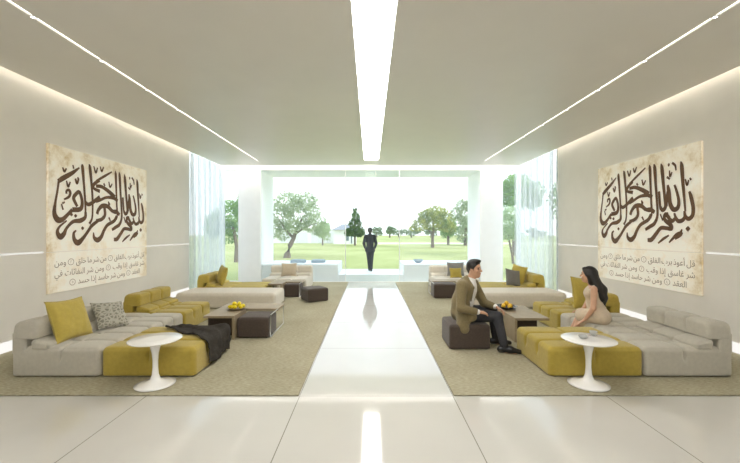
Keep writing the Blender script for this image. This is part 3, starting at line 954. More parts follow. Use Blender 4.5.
def tulip(loc, s, label):
    t = thing('pedestal_table', label, 'side table', loc, group='white pedestal side tables')
    k = s
    MB().lathe([(.17*k, 0), (.192*k, .004), (.195*k, .009), (.155*k, .018), (.10*k, .034), (.05*k, .06), (.033*k, .11), (.027*k, .18), (.027*k, .25), (.034*k, .33), (.05*k, .40), (.075*k, .445), (.09*k, .455)], n=48).build('pedestal', M['tulip'], t, True)
    MB().lathe([(.10*k, .452), (.21*k, .456), (.243*k, .464), (.255*k, .474), (.25*k, .479), (.1*k, .4795), (.01, .4795)], n=56).build('tabletop', M['tulip'], t, True)
    return t
tulip((-2.245, 3.87, FLOOR), 1.0, 'white pedestal side table before the olive block on the left')
tulip((2.285, 3.87, FLOOR), 1.02, 'white pedestal side table with two small cups on the right')
tulip((4.02, 10.3, FLOOR), .75, 'small white pedestal table far right behind the mustard sofa block')

def cup(x, y, z, r, h, label):
    t = thing('cup', label, 'cup', (x, y, z), group='cups on the right pedestal table')
    MB().lathe([(r*.55, 0), (r*.6, .002), (r*.85, h*.4), (r, h), (r*.93, h), (r*.78, h*.42), (r*.5, .006), (.001, .006)], n=28).build('bowl', M['cup'], t, True)
    MB().tube([(r*.9+.022*math.sin(a)*1.0-.004, 0, h*.55+.016*math.cos(a)) for a in np.linspace(0, PI, 9)], .003, 7).build('handle', M['cup'], t, True)
    return t
zt = FLOOR+.4797
cup(2.23, 3.88, zt, .046, .04, 'small pale cup at the front left of the white pedestal table')
cup(2.40, 3.98, zt, .036, .05, 'small pale cup at the back of the white pedestal table')

# fruit
def fruit_bowl(x, y, z, r, h, label, m):
    o = MB().lathe([(r*.4, 0), (r*.5, .001), (r*.8, h*.45), (r, h), (r*.96, h), (r*.74, h*.5), (r*.4, .007), (.002, .007)], n=40).build('fruit_bowl', m, None, True)
    o.location = (x, y, z)
    return tag(o, label, 'bowl')
def fruit(x, y, z, r, a, m, name, label, group, long=1.18):
    v, f = [], []
    n, k = 16, 10
    for i in range(k+1):
        th = PI*i/k
        for j in range(n):
            ph = 2*PI*j/n
            tip = 1 + (.12 if long > 1.1 else 0)*math.exp(-((abs(math.cos(th))-1)/.05)**2)
            v.append((r*long*tip*math.cos(th), r*math.sin(th)*math.cos(ph), r*math.sin(th)*math.sin(ph)))
    for i in range(k):
        for j in range(n): f.append((i*n+j, i*n+(j+1) % n, (i+1)*n+(j+1) % n, (i+1)*n+j))
    o = mesh_obj(name, v, f, m, None, True)
    o.location = (x, y, z); o.rotation_euler = (0, .15, a)
    return tag(o, label, 'fruit', group)
TZ = FLOOR+.351
bx, by = -2.15, 5.98
fruit_bowl(bx, by, TZ, .17, .035, 'shallow pale dish under the lemons on the left coffee table', M['taupe'])
for i, (dx, dy, dz, a) in enumerate([(-.085, -.05, 0, .4), (-.01, -.075, 0, 1.2), (.075, -.045, 0, 2.2), (-.07, .045, 0, 2.8), (.01, .06, 0, .2), (.085, .035, 0, 1.0), (-.035, -.01, .045, .8), (.04, -.005, .045, 2.0)]):
    fruit(bx+dx, by+dy, TZ+.05+dz, .032, a, M['lemon'], 'lemon', 'yellow lemon heaped on the left coffee table', 'lemons on the left coffee table')
bx, by = 2.22, 6.02
fruit_bowl(bx, by, TZ, .17, .05, 'wide dark bowl of yellow fruit on the right coffee table', M['bowl'])
for i, (dx, dy, dz, a) in enumerate([(-.06, -.03, 0, .4), (.03, -.06, 0, 1.2), (.07, .02, 0, 2.2), (-.02, .055, 0, 2.8), (0, -.005, .045, .2)]):
    fruit(bx+dx, by+dy, TZ+.048+dz, .036, a, M['orange'], 'fruit', 'round yellow fruit in the dark bowl on the right coffee table', 'fruit in the dark bowl', 1.04)

# pillows
def pillow(w, h, d, m, label, loc, rot, group='throw pillows', n=22, cat='pillow'):
    v, f = [], []
    for sgn in (1, -1):
        for i in range(n+1):
            for j in range(n+1):
                u, q = -1+2*i/n, -1+2*j/n
                e = max(0, (1-u*u)*(1-q*q))**.42
                pin = 1-.10*(1-abs(u)**2)*abs(q)**6
                pin2 = 1-.10*(1-abs(q)**2)*abs(u)**6
                wr = .012*mnoise.noise(Vector((u*3, q*3, sgn*2.0)))*e
                v.append((u*w/2*pin2, sgn*(d/2*e)+wr, q*h/2*pin))
    N = (n+1)**2
    for s2 in range(2):
        for i in range(n):
            for j in range(n):
                a = s2*N+i*(n+1)+j
                q = (a, a+n+1, a+n+2, a+1)
                f.append(tuple(reversed(q)) if s2 == 0 else q)
    o = thing('throw_pillow', label, cat, loc, 0, group)
    o.rotation_euler = rot
    mesh_obj('cover', v, f, M[m], o, True)
    e = [(-w/2, 0, -h/2), (w/2, 0, -h/2), (w/2, 0, h/2), (-w/2, 0, h/2)]
    pts = []
    for k in range(4):
        a, b2 = Vector(e[k]), Vector(e[(k+1) % 4])
        for t in np.linspace(0, 1, 10)[:-1]:
            p = a.lerp(b2, float(t)); c = 1-.10*(1-(2*float(t)-1)**2)
            p = Vector((p.x*(c if abs(abs(p.x)-w/2) < 1e-5 else 1), 0, p.z*(c if abs(abs(p.z)-h/2) < 1e-5 else 1)))
            pts.append(p)
    pts.append(pts[0])
    MB().tube(pts, .006, 6).build('piping', M[m], o, True)
    return o
ST = FLOOR+.318
pillow(.50, .50, .17, 'olive2', 'large mustard pillow on the grey sofa block nearest on the left', (-3.60, 4.44, ST+.235), (-.36, .04, 1.50))
pillow(.40, .40, .13, 'damask', 'grey patterned pillow leaning behind the large mustard pillow on the left', (-3.50, 4.99, ST+.165), (-.68, .10, 1.12))
pillow(.46, .46, .16, 'olive2', 'mustard pillow propped on the back of the far left sofa block', (-3.58, 8.95, ST+.24), (-.25, .1, -.9))
pillow(.44, .38, .14, 'pillowsand', 'sand coloured pillow on the pale beige sofa on the left', (-2.36, 10.78, ST+.20), (-.3, .0, .1))
pillow(.52, .52, .17, 'olive2', 'mustard pillow behind the seated woman on the right', (3.60, 6.16, ST+.27), (-.25, .06, .15))
pillow(.44, .44, .15, 'olive2', 'mustard pillow against the back of the far right sofa block', (3.66, 9.14, ST+.25), (-.2, .15, -1.1))
pillow(.42, .40, .14, 'pillowgrey', 'grey pillow leaning on the far right mustard sofa block', (3.40, 8.80, ST+.2), (-.3, .2, .35))
pillow(.34, .28, .11, 'olive2', 'small pale yellow pillow on the beige sofa on the right', (2.42, 10.45, ST+.14), (-.3, .0, .1))
pillow(.50, .40, .14, 'pillowgrey', 'wide grey pillow on the back of the beige sofa on the right', (2.50, 10.82, ST+.21), (-.25, .0, -.05))

# dark throw over the left olive block
def throw():
    X1, Y1 = -1.917, 5.0
    na, nb = 64, 44
    v = []
    edge = .055
    for i in range(na+1):
        s = i/na                        # across: from the middle of the seat over its right edge
        a = -2.68 + s*1.02
        for j in range(nb+1):
            t = j/nb
            yf = 4.86 - .52*min(1, max(0, (a+2.68)/.76))**.9 + .02*math.sin(a*17)
            y = yf + (Y1+.012-yf)*t
            w1 = mnoise.noise(Vector((a*6.5, y*5, 1.3)))*.034 + mnoise.noise(Vector((a*15, y*13, 4.0)))*.018
            fold = .024*math.sin((a*.8+y*1.3)*17+2*mnoise.noise(Vector((a*3, y*3, 0))))
            lift = .022+max(-.008, w1+fold*.7)
            over = a-(X1-edge)
            if over <= 0:
                p = (a, y, ST+lift)
            elif over < edge*PI/2:
                th = over/edge
                p = (X1-edge+math.sin(th)*(edge+lift), y, ST-edge+math.cos(th)*(edge+lift))
            else:
                dn = over-edge*PI/2
                hem = 1+.10*math.sin(y*14)
                p = (X1+lift*(.9+.6*dn*3), y, ST-edge-dn*hem)
            v.append(p)
    f = []
    for i in range(na):
        for j in range(nb):
            q = i*(nb+1)+j; f.append((q, q+nb+1, q+nb+2, q+1))
    o = mesh_obj('throw_blanket', [(p[0]+2.2, p[1]-4.7, p[2]-.3) for p in v], f, M['charcoal'], None, True, (-2.2, 4.7, .3))
    md = o.modifiers.new('thick', 'SOLIDIFY'); md.thickness = .012; md.offset = -1
    return tag(o, 'crumpled charcoal throw blanket over the corner of the left olive block', 'blanket')
throw()
# ------------------------------------------------------------------ people
A3 = lambda *p: np.array(p, float)

def seated_man():
    base = (1.31, 5.35, FLOOR)
    t = thing('person', 'man in olive brown jacket and dark trousers sitting on a brown pouf', 'person', base)
    hipR, hipL = A3(1.36, 5.24, .44), A3(1.40, 5.42, .45)
    kneeR, kneeL = A3(1.74, 5.06, .455), A3(1.78, 5.40, .475)
    ankR, ankL = A3(1.775, 4.90, .11), A3(1.79, 5.28, .11)
    pel, wai, che, nek = A3(1.33, 5.34, .46), A3(1.335, 5.325, .62), A3(1.385, 5.30, .79), A3(1.425, 5.28, .915)
    shR, shL = A3(1.275, 5.165, .85), A3(1.515, 5.42, .85)
    elR, elL = A3(1.235, 5.03, .575), A3(1.655, 5.37, .585)
    wrR, wrL = A3(1.455, 4.99, .535), A3(1.76, 5.20, .565)
    hc = A3(1.482, 5.245, 1.088)
    fw = (.74, -.67, .02)
    B = Blob()
    B.chain([pel, wai, che], [.125, .115, .125], .05)
    B.cone(shR*.75+shL*.25, shL*.75+shR*.25, .085, .085, .05)
    B.cone(che+A3(.02, 0, .1), nek+A3(.02, -.01, .05), .06, .055, .03).cone(nek, hc+A3(-.015, .005, -.05), .054, .052, .02)
    W, R = head_blob(B, hc, fw, .98)
    for s, e, w in ((shR, elR, wrR), (shL, elL, wrL)): B.chain([s, e, w], [.05, .04, .028], .02)
    for h, k, a in ((hipR, kneeR, ankR), (hipL, kneeL, ankL)): B.chain([h, k, a], [.075, .052, .036], .03)
    for a, d in ((ankR, A3(.93, -.3, 0)), (ankL, A3(.95, -.2, 0))): B.cone(a+A3(0, 0, -.06), a+d*.15+A3(0, 0, -.075), .035, .026, .02)
    hand(B, wrR+A3(.015, 0, 0), A3(.9, .25, -.16), A3(-.1, -.35, .9), .55, 1.0, 1)
    hand(B, wrL+A3(.01, -.01, 0), A3(.75, -.55, -.42), A3(.4, .0, .9), .7, 1.0, -1)
    B.build('body', M['skin_m'], t, .0065, base)
    face_parts(W, R, t, np.array(base), .98, {'eye': M['eye'], 'hair': M['hair'], 'lip': M['lip']})
    # short hair, swept back
    H = Blob()
    H.ell(W(-.022, 0, .05), A3(.098, .082, .094), R, .02).ell(W(.035, 0, .115), A3(.06, .06, .028), R, .03)
    H.cone(W(-.09, 0, .0), W(-.07, 0, -.055), .035, .03, .03)
    for q in (-1, 1): H.cone(W(-.01, q*.066, .05), W(.0, q*.07, -.005), .02, .01, .02)
    H.cut(W(.105, 0, -.02), A3(.095, .1, .092), R, .015)
    for q in (-1, 1): H.cut(W(.01, q*.095, -.035), A3(.035, .03, .035), R, .01)
    H.build('hair', M['hair'], t, .006, base)
    # white shirt
    S = Blob()
    S.chain([pel+A3(0, 0, .02), wai, che], [.135, .130, .138], .05)
    S.cone(shR*.68+shL*.32, shL*.68+shR*.32, .068, .068, .05)
    S.cone(nek+A3(-.01, .0, -.05), nek+A3(.012, -.012, .03), .075, .061, .03)
    n = A3(.7, -.7, 0)
    S.cone(che+n*.05+A3(0, 0, .06), wai+n*.06, .09, .09, .05)
    for w, e in ((wrR, elR), (wrL, elL)):
        u = (w-e)/np.linalg.norm(w-e); S.cone(w-u*.05, w-u*.004, .036, .037, .005)
    S.cut(hc+A3(-.005, 0, .0), A3(.07, .07, .115), None, .005)
    S.build('shirt', M['shirt'], t, .008, base)
    # jacket, open at the front, its tails over the pouf
    J = Blob()
    J.chain([pel+A3(-.01, .0, .0), wai, che], [.155, .147, .155], .05)
    J.cone(shR*.86+shL*.14, shL*.86+shR*.14, .09, .09, .05)
    J.cone(che+A3(-.03, .02, .06), nek+A3(-.025, .01, .01), .10, .075, .04)
    for s, e, w in ((shR, elR, wrR), (shL, elL, wrL)):
        u = (w-e)/np.linalg.norm(w-e); J.chain([s, e], [.078, .062], .03); J.cone(e, w-u*.035, .062, .047, .02)
    J.cone(pel+A3(-.02, -.14, -.02), A3(1.28, 5.085, .32), .10, .085, .05).cone(A3(1.28, 5.085, .32), A3(1.29, 5.05, .285), .085, .06, .04)
    J.cone(pel+A3(.0, -.13, .02), A3(1.40, 5.09, .45), .09, .07, .05)
    J.cut(pel+A3(.17, -.08, .1), A3(.11, .11, .12), None, .03)
    J.cutcone(nek+n*.11+A3(0, 0, .06), wai+n*.20+A3(.0, 0, .02), .052, .075, .012)
    J.cut(hc+A3(0, 0, -.02), A3(.09, .09, .15), None, .01)
    J.build('jacket', M['jacket'], t, .008, base)
    for k, dr in enumerate(((.42, .0), (-.42, .0))):
        a = nek + A3(.0, .0, .0)
        side = A3(-.7, -.7, 0)*(1 if k == 0 else -1)
        L = Blob().chain([nek+side*.062+n*.03+A3(0, 0, .01), che+side*.075+n*.135+A3(0, 0, .05), wai+side*.045+n*.155+A3(0, 0, .03)], [.018, .026, .012], .01)
        L.build('lapel', M['jacket'], t, .006, base)
    # trousers and shoes
    P = Blob()
    P.ell(pel+A3(.01, 0, .0), A3(.15, .17, .10), None, .03)
    for h, k, a in ((hipR, kneeR, ankR), (hipL, kneeL, ankL)):
        P.cone(h, k, .097, .072, .04); P.cone(k, a+A3(0, 0, .01), .07, .052, .02)
    P.build('trousers', M['trouser'], t, .008, base)
    for a, d in ((ankR, A3(.93, -.3, 0)), (ankL, A3(.95, -.2, 0))):
        g = A3(a[0], a[1], FLOOR)
        Q = Blob().cone(g+A3(-.03, 0, .045)-d*.02, g+d*.08+A3(0, 0, .05), .042, .042, .02).cone(g+d*.08+A3(0, 0, .045), g+d*.20+A3(0, 0, .03), .044, .028, .03)
        Q.cone(g+A3(0, 0, .06), g+A3(0, 0, .10), .045, .042, .02).cutz(FLOOR+.001, False)
        Q.build('shoe', M['shoe'], t, .007, base)
    return t
seated_man()

def seated_woman():
    base = (3.14, 5.25, FLOOR)
    t = thing('person', 'woman with long black hair in a sleeveless beige dress sitting on the grey sofa block', 'person', (3.17, 5.25, FLOOR), -PI/6)
    pel, wai, che, nek = A3(3.20, 5.25, .435), A3(3.16, 5.25, .60), A3(3.135, 5.25, .755), A3(3.13, 5.25, .865)
    shL, shR = A3(3.145, 5.10, .815), A3(3.13, 5.40, .815)
    elL, wrL = A3(3.135, 5.05, .565), A3(3.04, 5.08, .40)
    elR, wrR = A3(3.07, 5.45, .57), A3(3.0, 5.37, .47)
    hc = A3(3.072, 5.25, 1.005)
    fw = (-.97, .18, -.02)
    hips = (A3(3.20, 5.165, .425), A3(3.20, 5.335, .425))
    knees = (A3(3.0, 5.17, .42), A3(2.99, 5.33, .42))
    anks = (A3(2.87, 5.14, .10), A3(2.83, 5.25, .10))
    B = Blob()
    B.chain([pel, wai, che], [.12, .088, .098], .05).cone(shL*.8+shR*.2, shR*.8+shL*.2, .052, .052, .05)
    B.cone(nek+A3(0, 0, -.02), hc+A3(.012, 0, -.05), .046, .043, .02)
    W, R = head_blob(B, hc, fw, .9)
    for s, e, w in ((shL, elL, wrL), (shR, elR, wrR)): B.chain([s, e, w], [.043, .034, .023], .018)
    for h, k, a in zip(hips, knees, anks):
        B.chain([h, k], [.085, .055], .03); B.chain([k, a], [.052, .034], .02)
        B.cone(a+A3(0, 0, -.05), a+A3(-.13, 0, -.072), .03, .022, .02)
    hand(B, wrL+A3(-.005, 0, -.008), A3(-.75, .06, -.55), A3(-.45, -.15, .8), .35, .88, -1)
    hand(B, wrR, A3(-.93, -.2, -.12), A3(0, .2, .95), .5, .88, 1)
    B.build('body', M['skin_w'], t, .0065, base)
    face_parts(W, R, t, np.array(base), .9, {'eye': M['eye'], 'hair': M['hair'], 'lip': M['lip']})
    H = Blob()
    H.ell(W(-.025, 0, .042), A3(.09, .08, .088), R, .02)
    H.chain([W(-.06, 0, .02), W(-.085, 0, -.10), A3(3.235, 5.245, .80), A3(3.25, 5.24, .69), A3(3.25, 5.24, .575)], [.075, .072, .07, .06, .035], .03)
    H.chain([W(-.05, -.035, -.02), A3(3.19, 5.19, .83), A3(3.245, 5.18, .68)], [.05, .05, .03], .03)
    H.chain([W(-.05, .035, -.02), A3(3.19, 5.31, .83), A3(3.245, 5.32, .68)], [.05, .05, .03], .03)
    for q in (-1, 1): H.cone(W(.045, q*.045, .095), W(-.01, q*.078, .0), .024, .022, .02)
    H.cut(W(.105, 0, -.025), A3(.085, .075, .095), R, .012)
    H.build('hair', M['hair'], t, .0065, base)
    D = Blob()
    D.chain([pel, wai, che], [.136, .10, .11], .05)
    D.cone(shL*.68+shR*.32+A3(0, 0, -.045), shR*.68+shL*.32+A3(0, 0, -.045), .064, .064, .04)
    for q in (-.055, .055): D.ell(che+A3(-.062, q, -.015), A3(.05, .056, .055), None, .05)
    for q in (-.11, .11): D.cone(A3(3.11, 5.25+q, .80), A3(3.14, 5.25+q*.95, .857), .024, .018, .02)
    D.ell(pel+A3(.035, 0, -.02), A3(.125, .18, .105), None, .04)
    for h, k in zip(hips, knees): D.cone(h, k+A3(.0, 0, .0), .102, .072, .05)
    D.cone(A3(3.1, 5.25, .43), A3(3.01, 5.25, .42), .08, .065, .05)
    for k in knees: D.cone(k, k+A3(.0, 0, -.1), .07, .06, .05)
    D.build('dress', M['dress'], t, .008, base)
    for a in anks:
        g = A3(a[0], a[1], FLOOR)
        Blob().cone(g+A3(.0, 0, .05), g+A3(-.14, 0, .03), .036, .027, .02).cutz(FLOOR+.001, False).build('shoe', M['shoe'], t, .007, base)
    return t
seated_woman()

def walking_man(loc, sc):
    t = thing('person', 'man in a black suit walking out between the glass panes', 'person', loc)
    t.scale = (sc, sc, sc)
    B = Blob()
    hip = {-1: A3(-.085, 0, .92), 1: A3(.085, 0, .92)}
    knee = {-1: A3(-.06, .10, .50), 1: A3(.065, -.02, .50)}
    ank = {-1: A3(-.045, .04, .16), 1: A3(.05, -.10, .10)}
    knee[-1] = A3(-.055, .12, .52); ank[-1] = A3(-.03, .16, .10)
    sh = {-1: A3(-.17, 0, 1.41), 1: A3(.17, 0, 1.41)}
    el = {-1: A3(-.245, -.05, 1.13), 1: A3(.245, -.03, 1.13)}
    wr = {-1: A3(-.20, .07, .92), 1: A3(.20, .08, .92)}
    B.chain([A3(0, 0, .95), A3(0, 0, 1.15), A3(0, 0, 1.34)], [.12, .115, .125], .05).cone(A3(-.13, 0, 1.41), A3(.13, 0, 1.41), .07, .07, .05)
    B.cone(A3(0, -.01, 1.45), A3(0, .01, 1.56), .055, .052, .02)
    W, R = head_blob(B, (0, .02, 1.62), (0.05, 1, 0), 1.1)
    for q in (-1, 1):
        B.chain([sh[q], el[q], wr[q]], [.05, .04, .028], .02)
        B.chain([hip[q], knee[q], ank[q]], [.08, .055, .036], .03)
        B.cone(ank[q]+A3(0, -.01, -.05), ank[q]+A3(0, .15, -.075), .036, .026, .02)
        hand(B, wr[q], A3(0, .3, -.95), A3(q*.95, .1, 0), .5, 1.0, q)
    B.build('body', M['skin_m'], t, .008)
    face_parts(W, R, t, np.zeros(3), 1.0, {'eye': M['eye'], 'hair': M['hair'], 'lip': M['lip']})
    H = Blob().ell(W(-.02, 0, .045), A3(.116, .1, .11), R, .02).cone(W(-.085, 0, .0), W(-.075, 0, -.06), .045, .03, .03)
    H.cut(W(.105, 0, -.02), A3(.095, .1, .092), R, .015)
    H.build('hair', M['hair'], t, .008)
    J = Blob()
    J.chain([A3(0, 0, .86), A3(0, 0, 1.14), A3(0, 0, 1.33)], [.15, .14, .15], .05).cone(A3(-.125, 0, 1.405), A3(.125, 0, 1.405), .085, .085, .05)
    J.cone(A3(-.09, 0, .84), A3(.09, 0, .84), .11, .11, .05).cone(A3(0, -.02, 1.45), A3(0, -.01, 1.50), .085, .068, .03)
    for q in (-1, 1): J.chain([sh[q], el[q]], [.075, .06], .03); J.cone(el[q], wr[q]+A3(0, -.02, .03), .06, .047, .02)
    J.build('suit_jacket', M['suit'], t, .01)
    P = Blob().ell(A3(0, 0, .92), A3(.16, .12, .10), None, .03)
    for q in (-1, 1): P.cone(hip[q], knee[q], .098, .072, .04); P.cone(knee[q], ank[q], .07, .052, .02)
    P.build('trousers', M['suit'], t, .01)
    for q in (-1, 1):
        a = ank[q]
        Blob().cone(a+A3(0, -.03, -.055), a+A3(0, .08, -.05), .042, .042, .02).cone(a+A3(0, .08, -.055), a+A3(0, .19, -.07), .043, .028, .03).cone(a+A3(0, 0, -.04), a, .045, .042, .02).cutz(.002, False).build('shoe', M['shoe'], t, .008)
    return t
SILL = .23
walking_man((.0, 13.25, SILL), .885)

# ------------------------------------------------------------------ terrace under the portal
struct('terrace_step', MB().rbox(-1.04, 1.10, 12.2, 14.1, -.02, SILL, .01), M['ledge'])
struct('terrace_ledge_left', MB().rbox(-3.57, -1.045, 12.2, 13.9, -.02, .57, .015), M['ledge'])
struct('terrace_ledge_right', MB().rbox(1.105, 3.61, 12.2, 13.9, -.02, .57, .015), M['ledge'])
def outcushion(x, y, sx, label, rz=0, kind='outcush'):
    v, f = tuft(sx, .34, .10, (), (), .045, puff=.02, sp=.035)
    o = mesh_obj('outdoor_cushion', v, f, M[kind], None, True, (x, y, .572)); o.rotation_euler = (0, 0, rz)
    return tag(o, label, 'cushion')
outcushion(-2.50, 12.9, .50, 'blue grey cushion lying on the terrace ledge, under the olive tree')
outcushion(-1.80, 12.9, .46, 'blue grey cushion on the terrace ledge, nearest the walking man on the left')
MB_b = MB().lathe([(.06, 0), (.08, .003), (.15, .07), (.17, .12), (.155, .12), (.13, .07), (.05, .012), (.002, .012)], n=32).build('planter_bowl', M['outcush'], None, True)
MB_b.location = (1.66, 12.75, .572); tag(MB_b, 'grey bowl standing on the right terrace ledge', 'bowl')

# ------------------------------------------------------------------ garden
struct('lawn', MB().box(-170, 170, 12.25, 260, -.4, -.06), M['lawn'])
struct('fairway', MB().box(1, 160, 54, 64, -.1, -.045), M['fairway'])

def foliage(name, blobs, n, size, m, parent, seed):
    R = np.random.default_rng(seed)
    vol = np.array([b[3]*b[4]*b[5] for b in blobs]); cnt = (n*vol**.72/np.sum(vol**.72)).astype(int)+1
    V, F = [], []
    for b, c in zip(blobs, cnt):
        d = R.normal(size=(c, 3)); d /= np.linalg.norm(d, axis=1)[:, None]
        rad = R.uniform(.35, 1.0, c)**.5
        rad *= 1 + .12*np.sin(d[:, 0]*7+b[0])*np.sin(d[:, 2]*6+b[1])
        p = np.array(b[:3]) + d*rad[:, None]*np.array(b[3:6])
        a = R.normal(size=(c, 3)); a /= np.linalg.norm(a, axis=1)[:, None]
        e = np.cross(a, R.normal(size=(c, 3))); e /= np.linalg.norm(e, axis=1)[:, None]
        s = size*R.uniform(.6, 1.3, c)[:, None]
        q = np.stack([p-a*s, p+e*s*.45, p+a*s, p-e*s*.45], 1).reshape(-1, 3)
        k = len(V); V.append(q)
    V = np.concatenate(V)
    F = np.arange(len(V)).reshape(-1, 4)
    return mesh_obj(name, V, F, m, parent)

def tree(x, y, label, trunk, blobs, n, size, m, seed, name='tree', group=None, branches=()):
    t = thing(name, label, 'tree', (x, y, -.06), 0, group)
    mb = MB().tube([p[:3] for p in trunk], [p[3] for p in trunk], 10)
    mb.build('trunk', M['bark'], t, True)
    for br in branches:
        MB().tube([p[:3] for p in br], [p[3] for p in br], 7).build('branch', M['bark'], t, True)
    foliage('foliage', blobs, n, size, m if not isinstance(m, str) else M[m], t, seed)
    return t

def lumps(cx, cz, rx, ry, rz, n, seed, sub=.5):
    R = random.Random(seed); out = [(cx, 0, cz, rx*.75, ry*.75, rz*.75)]
    for _ in range(n):
        a = R.uniform(0, 2*PI); e = R.uniform(-.7, 1.2); k = .72
        s = sub*R.uniform(.7, 1.15)
        out.append((cx+rx*k*math.cos(a)*math.cos(e), ry*k*math.sin(a)*math.cos(e), cz+rz*k*math.sin(e), rx*s, ry*s, rz*s))
    return out

# olive tree on the left with a leaning trunk
tree(-5.55, 24.7, 'grey green olive tree with a leaning trunk left of the house', [(0, 0, -.1, .28), (.05, 0, .3, .2), (.2, 0, .8, .16), (.45, 0, 1.3, .14), (.6, .1, 1.9, .11), (1.0, .1, 2.6, .07)],
     [(.9, 0, 3.0, 1.3, 1.3, 1.2), (1.75, .2, 2.35, .9, 1, .8), (2.3, 0, 1.85, .6, .7, .55), (.1, 0, 3.6, 1.0, 1, .85), (-.5, .3, 2.8, .9, 1, 1.0), (-.9, 0, 2.0, .7, .8, .8), (1.3, -.3, 3.7, .8, .8, .7), (.5, -.4, 2.1, .6, .7, .5), (-.3, 0, 1.6, .5, .6, .5), (2.6, .1, 1.45, .35, .4, .3)],
     6500, .085, 'leaf_olive', 11, 'olive_tree', None, [[(.45, 0, 1.3, .1), (-.1, .1, 1.9, .07), (-.6, .2, 2.6, .04)], [(.55, 0, 1.6, .09), (1.3, 0, 2.1, .05), (2.0, 0, 2.3, .03)]])
# small dark tree in front of the house
tree(-2.0, 49, 'small dark green pointed tree between the house and the walking man', [(0, 0, -.1, .16), (0, 0, 1.2, .12), (0, 0, 3.6, .05)],
     [(0, 0, 1.9, 1.35, 1.2, .75), (.55, 0, 1.6, .9, .9, .45), (-.75, 0, 1.7, .7, .8, .5), (0, 0, 2.9, .95, .9, .7), (.1, 0, 3.8, .6, .6, .7), (0, 0, 4.6, .28, .3, .5)], 2600, .15, 'leaf_dark', 12, 'small_tree')
# small pale tree before the house wall
tree(-6.4, 50, 'small pale green tree standing against the white house wall', [(0, 0, -.1, .12), (0, 0, 1.2, .08)], lumps(0, 1.9, 1.25, 1, 1.2, 5, 3), 1300, .15, 'leaf_pale', 13, 'small_tree')
# broad round tree on the right
tree(7.1, 42, 'broad yellow green tree with a dark trunk in the middle of the lawn', [(0, 0, -.1, .22), (0, 0, 1.0, .16), (.1, 0, 2.0, .13), (.1, 0, 3.2, .07)],
     [(0, 0, 3.1, 1.5, 1.4, 1.25), (-1.4, 0, 2.6, 1.0, 1, .8), (1.3, .2, 3.0, 1.3, 1.2, 1.2), (.4, 0, 4.0, 1.3, 1.2, .8), (-.8, -.2, 3.5, 1.0, 1, .8), (2.0, 0, 2.2, .75, .9, .7), (-2.2, 0, 2.2, .5, .6, .35)], 5200, .12, 'leaf_yel', 14, 'round_tree', None,
     [[(.05, 0, 1.5, .1), (-.8, 0, 2.3, .05)], [(.1, 0, 1.7, .1), (1.2, 0, 2.5, .05)]])
tree(11.0, 52, 'dark green tree just behind the broad tree on the right', [(0, 0, -.1, .2), (0, 0, 2.0, .14)], lumps(0, 2.3, 1.9, 1.5, 1.6, 6, 6), 2600, .14, 'leaf_mid', 15, 'round_tree')
tree(12.6, 49, 'tall pale grey green tree at the right edge of the portal', [(0, 0, -.1, .24), (.1, 0, 2.5, .16)], lumps(.3, 4.0, 2.1, 1.6, 2.1, 7, 8)+[(0, 0, 1.5, 1.4, 1.2, 1.2)], 4200, .14, 'leaf_olive', 16, 'tall_tree')
# trees seen through the narrow panes
tree(-7.65, 21, 'bushy green tree seen through the narrow glass pane on the left', [(0.05, 0, -.1, .13), (.08, 0, .9, .1), (-.1, 0, 2.0, .08)], lumps(-.2, 2.5, 1.4, 1.1, 1.4, 7, 21)+[(-.5, .4, 1.35, .5, .4, .35)], 4600, .085, 'leaf_mid', 17, 'bushy_tree')
tree(7.75, 20, 'slender pale tree with leaning trunk through the narrow right pane', [(.0, 0, -.1, .08), (-.06, 0, .5, .065), (-.2, 0, 1.1, .055), (-.3, 0, 1.8, .04)], [(-.2, 0, 2.1, .6, .6, .7), (.1, 0, 1.6, .4, .5, .35), (-.45, .1, 1.6, .4, .5, .35), (-.1, 0, 2.7, .5, .5, .4)], 2600, .075, 'leaf_pale', 18, 'slender_tree')
tree(10.6, 27, 'bright green tree crown high behind the slender tree on the right', [(0, 0, -.1, .25), (0, 0, 3.0, .16)], lumps(0, 4.6, 1.9, 1.6, 1.7, 8, 31), 5200, .11, 'leaf_mid', 19, 'tall_tree')
tree(8.9, 14.6, 'leafy tree hazy behind the right sheer curtain', [(0, 0, -.1, .2), (0, 0, 2.0, .12)], lumps(0, 3.0, 1.5, 1.8, 1.4, 7, 33), 3600, .1, 'leaf_mid', 20, 'bushy_tree')
tree(-9.4, 15.2, 'leafy tree hazy behind the left sheer curtain', [(0, 0, -.1, .2), (0, 0, 2.0, .12)], lumps(0, 2.2, 1.2, 1.6, 1.2, 7, 34), 2600, .1, 'leaf_pale', 22, 'bushy_tree')
# tree line along the horizon
R = random.Random(5)
xs = [-46, -40, -33, -27, 2.5, 7, 11, 14.5, 21, 26.5, 33, 39, 45, 51, 57, 64, -53, 71]
for i, x in enumerate(xs):
    h = R.uniform(2.2, 4.6); w = R.uniform(2.0, 3.4)
    tree(x, 135+R.uniform(-8, 10), 'distant grey green tree in the row along the horizon', [(0, 0, -.1, .3), (0, 0, h*.6, .2)], lumps(0, h*.62, w, w, h*.5, 4, 50+i), 420, .4, 'leaf_far', 60+i, 'distant_tree', 'distant trees along the horizon')

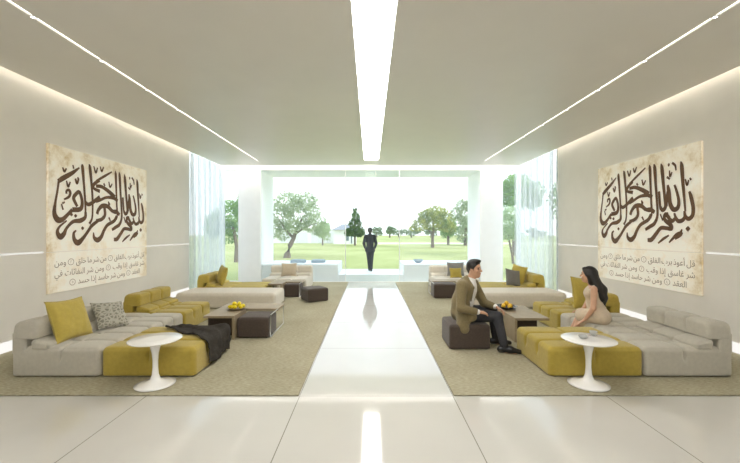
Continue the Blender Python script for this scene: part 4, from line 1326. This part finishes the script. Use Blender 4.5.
# the white house
hs = thing('house', 'low white house with garage doors beyond the olive tree', 'house', (-9.6, 60, -.06))
MB().box(-6.5, 5.6, 0, 6, 0, 2.2).build('wall', M['white'], hs)
MB().box(-6.7, 5.75, -.15, 6.2, 2.2, 2.38).build('roof', M['portal'], hs)
for x in (-4.9, -2.4, .1, 2.6):
    MB().box(x, x+1.9, -.05, .02, .0, 1.75).build('garage_door', mat('garage_door_paint', rgb(222, 224, 224), .6, .03, 3) if x == -4.9 else bpy.data.materials['garage_door_paint'], hs)
pv = thing('pavilion', 'small white pavilion with a grey pitched roof at the end of the house', 'house', (-5.45, 55.2, -.06))
MB().box(-.0, 3.3, 0, 3.5, 0, 2.1).build('wall', M['white'], pv)
mb = MB(); mb.add([(-.3, -.3, 2.1), (3.6, -.3, 2.1), (3.6, 3.8, 2.1), (-.3, 3.8, 2.1), (1.2, 1.6, 3.0), (2.1, 1.6, 3.0)], [(0, 1, 5, 4), (1, 2, 5), (2, 3, 4, 5), (3, 0, 4), (3, 2, 1, 0)])
mb.build('roof', M['roof'], pv)
MB().box(1.9, 2.3, -.04, .02, .5, 1.8).build('window', M['dkglass'], pv)
MB().box(2.6, 2.8, -.04, .02, .1, 1.8).build('door', M['dkglass'], pv)

# ------------------------------------------------------------------ daylight
wd = bpy.data.worlds.new('sky'); scene.world = wd; wd.use_nodes = True
nt = wd.node_tree; bg = nt.nodes['Background']
tc = nt.nodes.new('ShaderNodeTexCoord'); sp = nt.nodes.new('ShaderNodeSeparateXYZ'); nt.links.new(tc.outputs['Generated'], sp.inputs[0])
rp = nt.nodes.new('ShaderNodeValToRGB'); nt.links.new(sp.outputs['Z'], rp.inputs['Fac'])
e = rp.color_ramp.elements
e[0].position = 0; e[0].color = (.93, .96, .97, 1)
e[1].position = .8; e[1].color = (.62, .78, .95, 1)
x = e.new(.25); x.color = (.86, .93, .98, 1)
nt.links.new(rp.outputs['Color'], bg.inputs['Color']); bg.inputs['Strength'].default_value = 1.3
sl = bpy.data.lights.new('sun', 'SUN'); sl.energy = 1.4; sl.angle = .02; sl.color = (1, .96, .88)
so = bpy.data.objects.new('sun', sl); COL.objects.link(so)
so.rotation_euler = Vector((-.75, .30, -.62)).to_track_quat('-Z', 'Y').to_euler()

# ------------------------------------------------------------------ camera
cd = bpy.data.cameras.new('camera'); cd.sensor_width = 36; cd.lens = 18.0; cd.shift_y = .002; cd.clip_end = 600
co = bpy.data.objects.new('camera', cd); COL.objects.link(co)
co.location = (0, 0, 1.6); co.rotation_euler = (PI/2, 0, 0)
scene.camera = co
scene.view_settings.view_transform = 'Standard'
scene.view_settings.look = 'None'
scene.view_settings.gamma = 1
scene.view_settings.use_curve_mapping = False
scene.view_settings.exposure = 0.75
scene.cycles.use_denoising = True
scene.cycles.max_bounces = 10
scene.cycles.diffuse_bounces = 6
scene.cycles.transparent_max_bounces = 24
scene.cycles.sample_clamp_indirect = 6
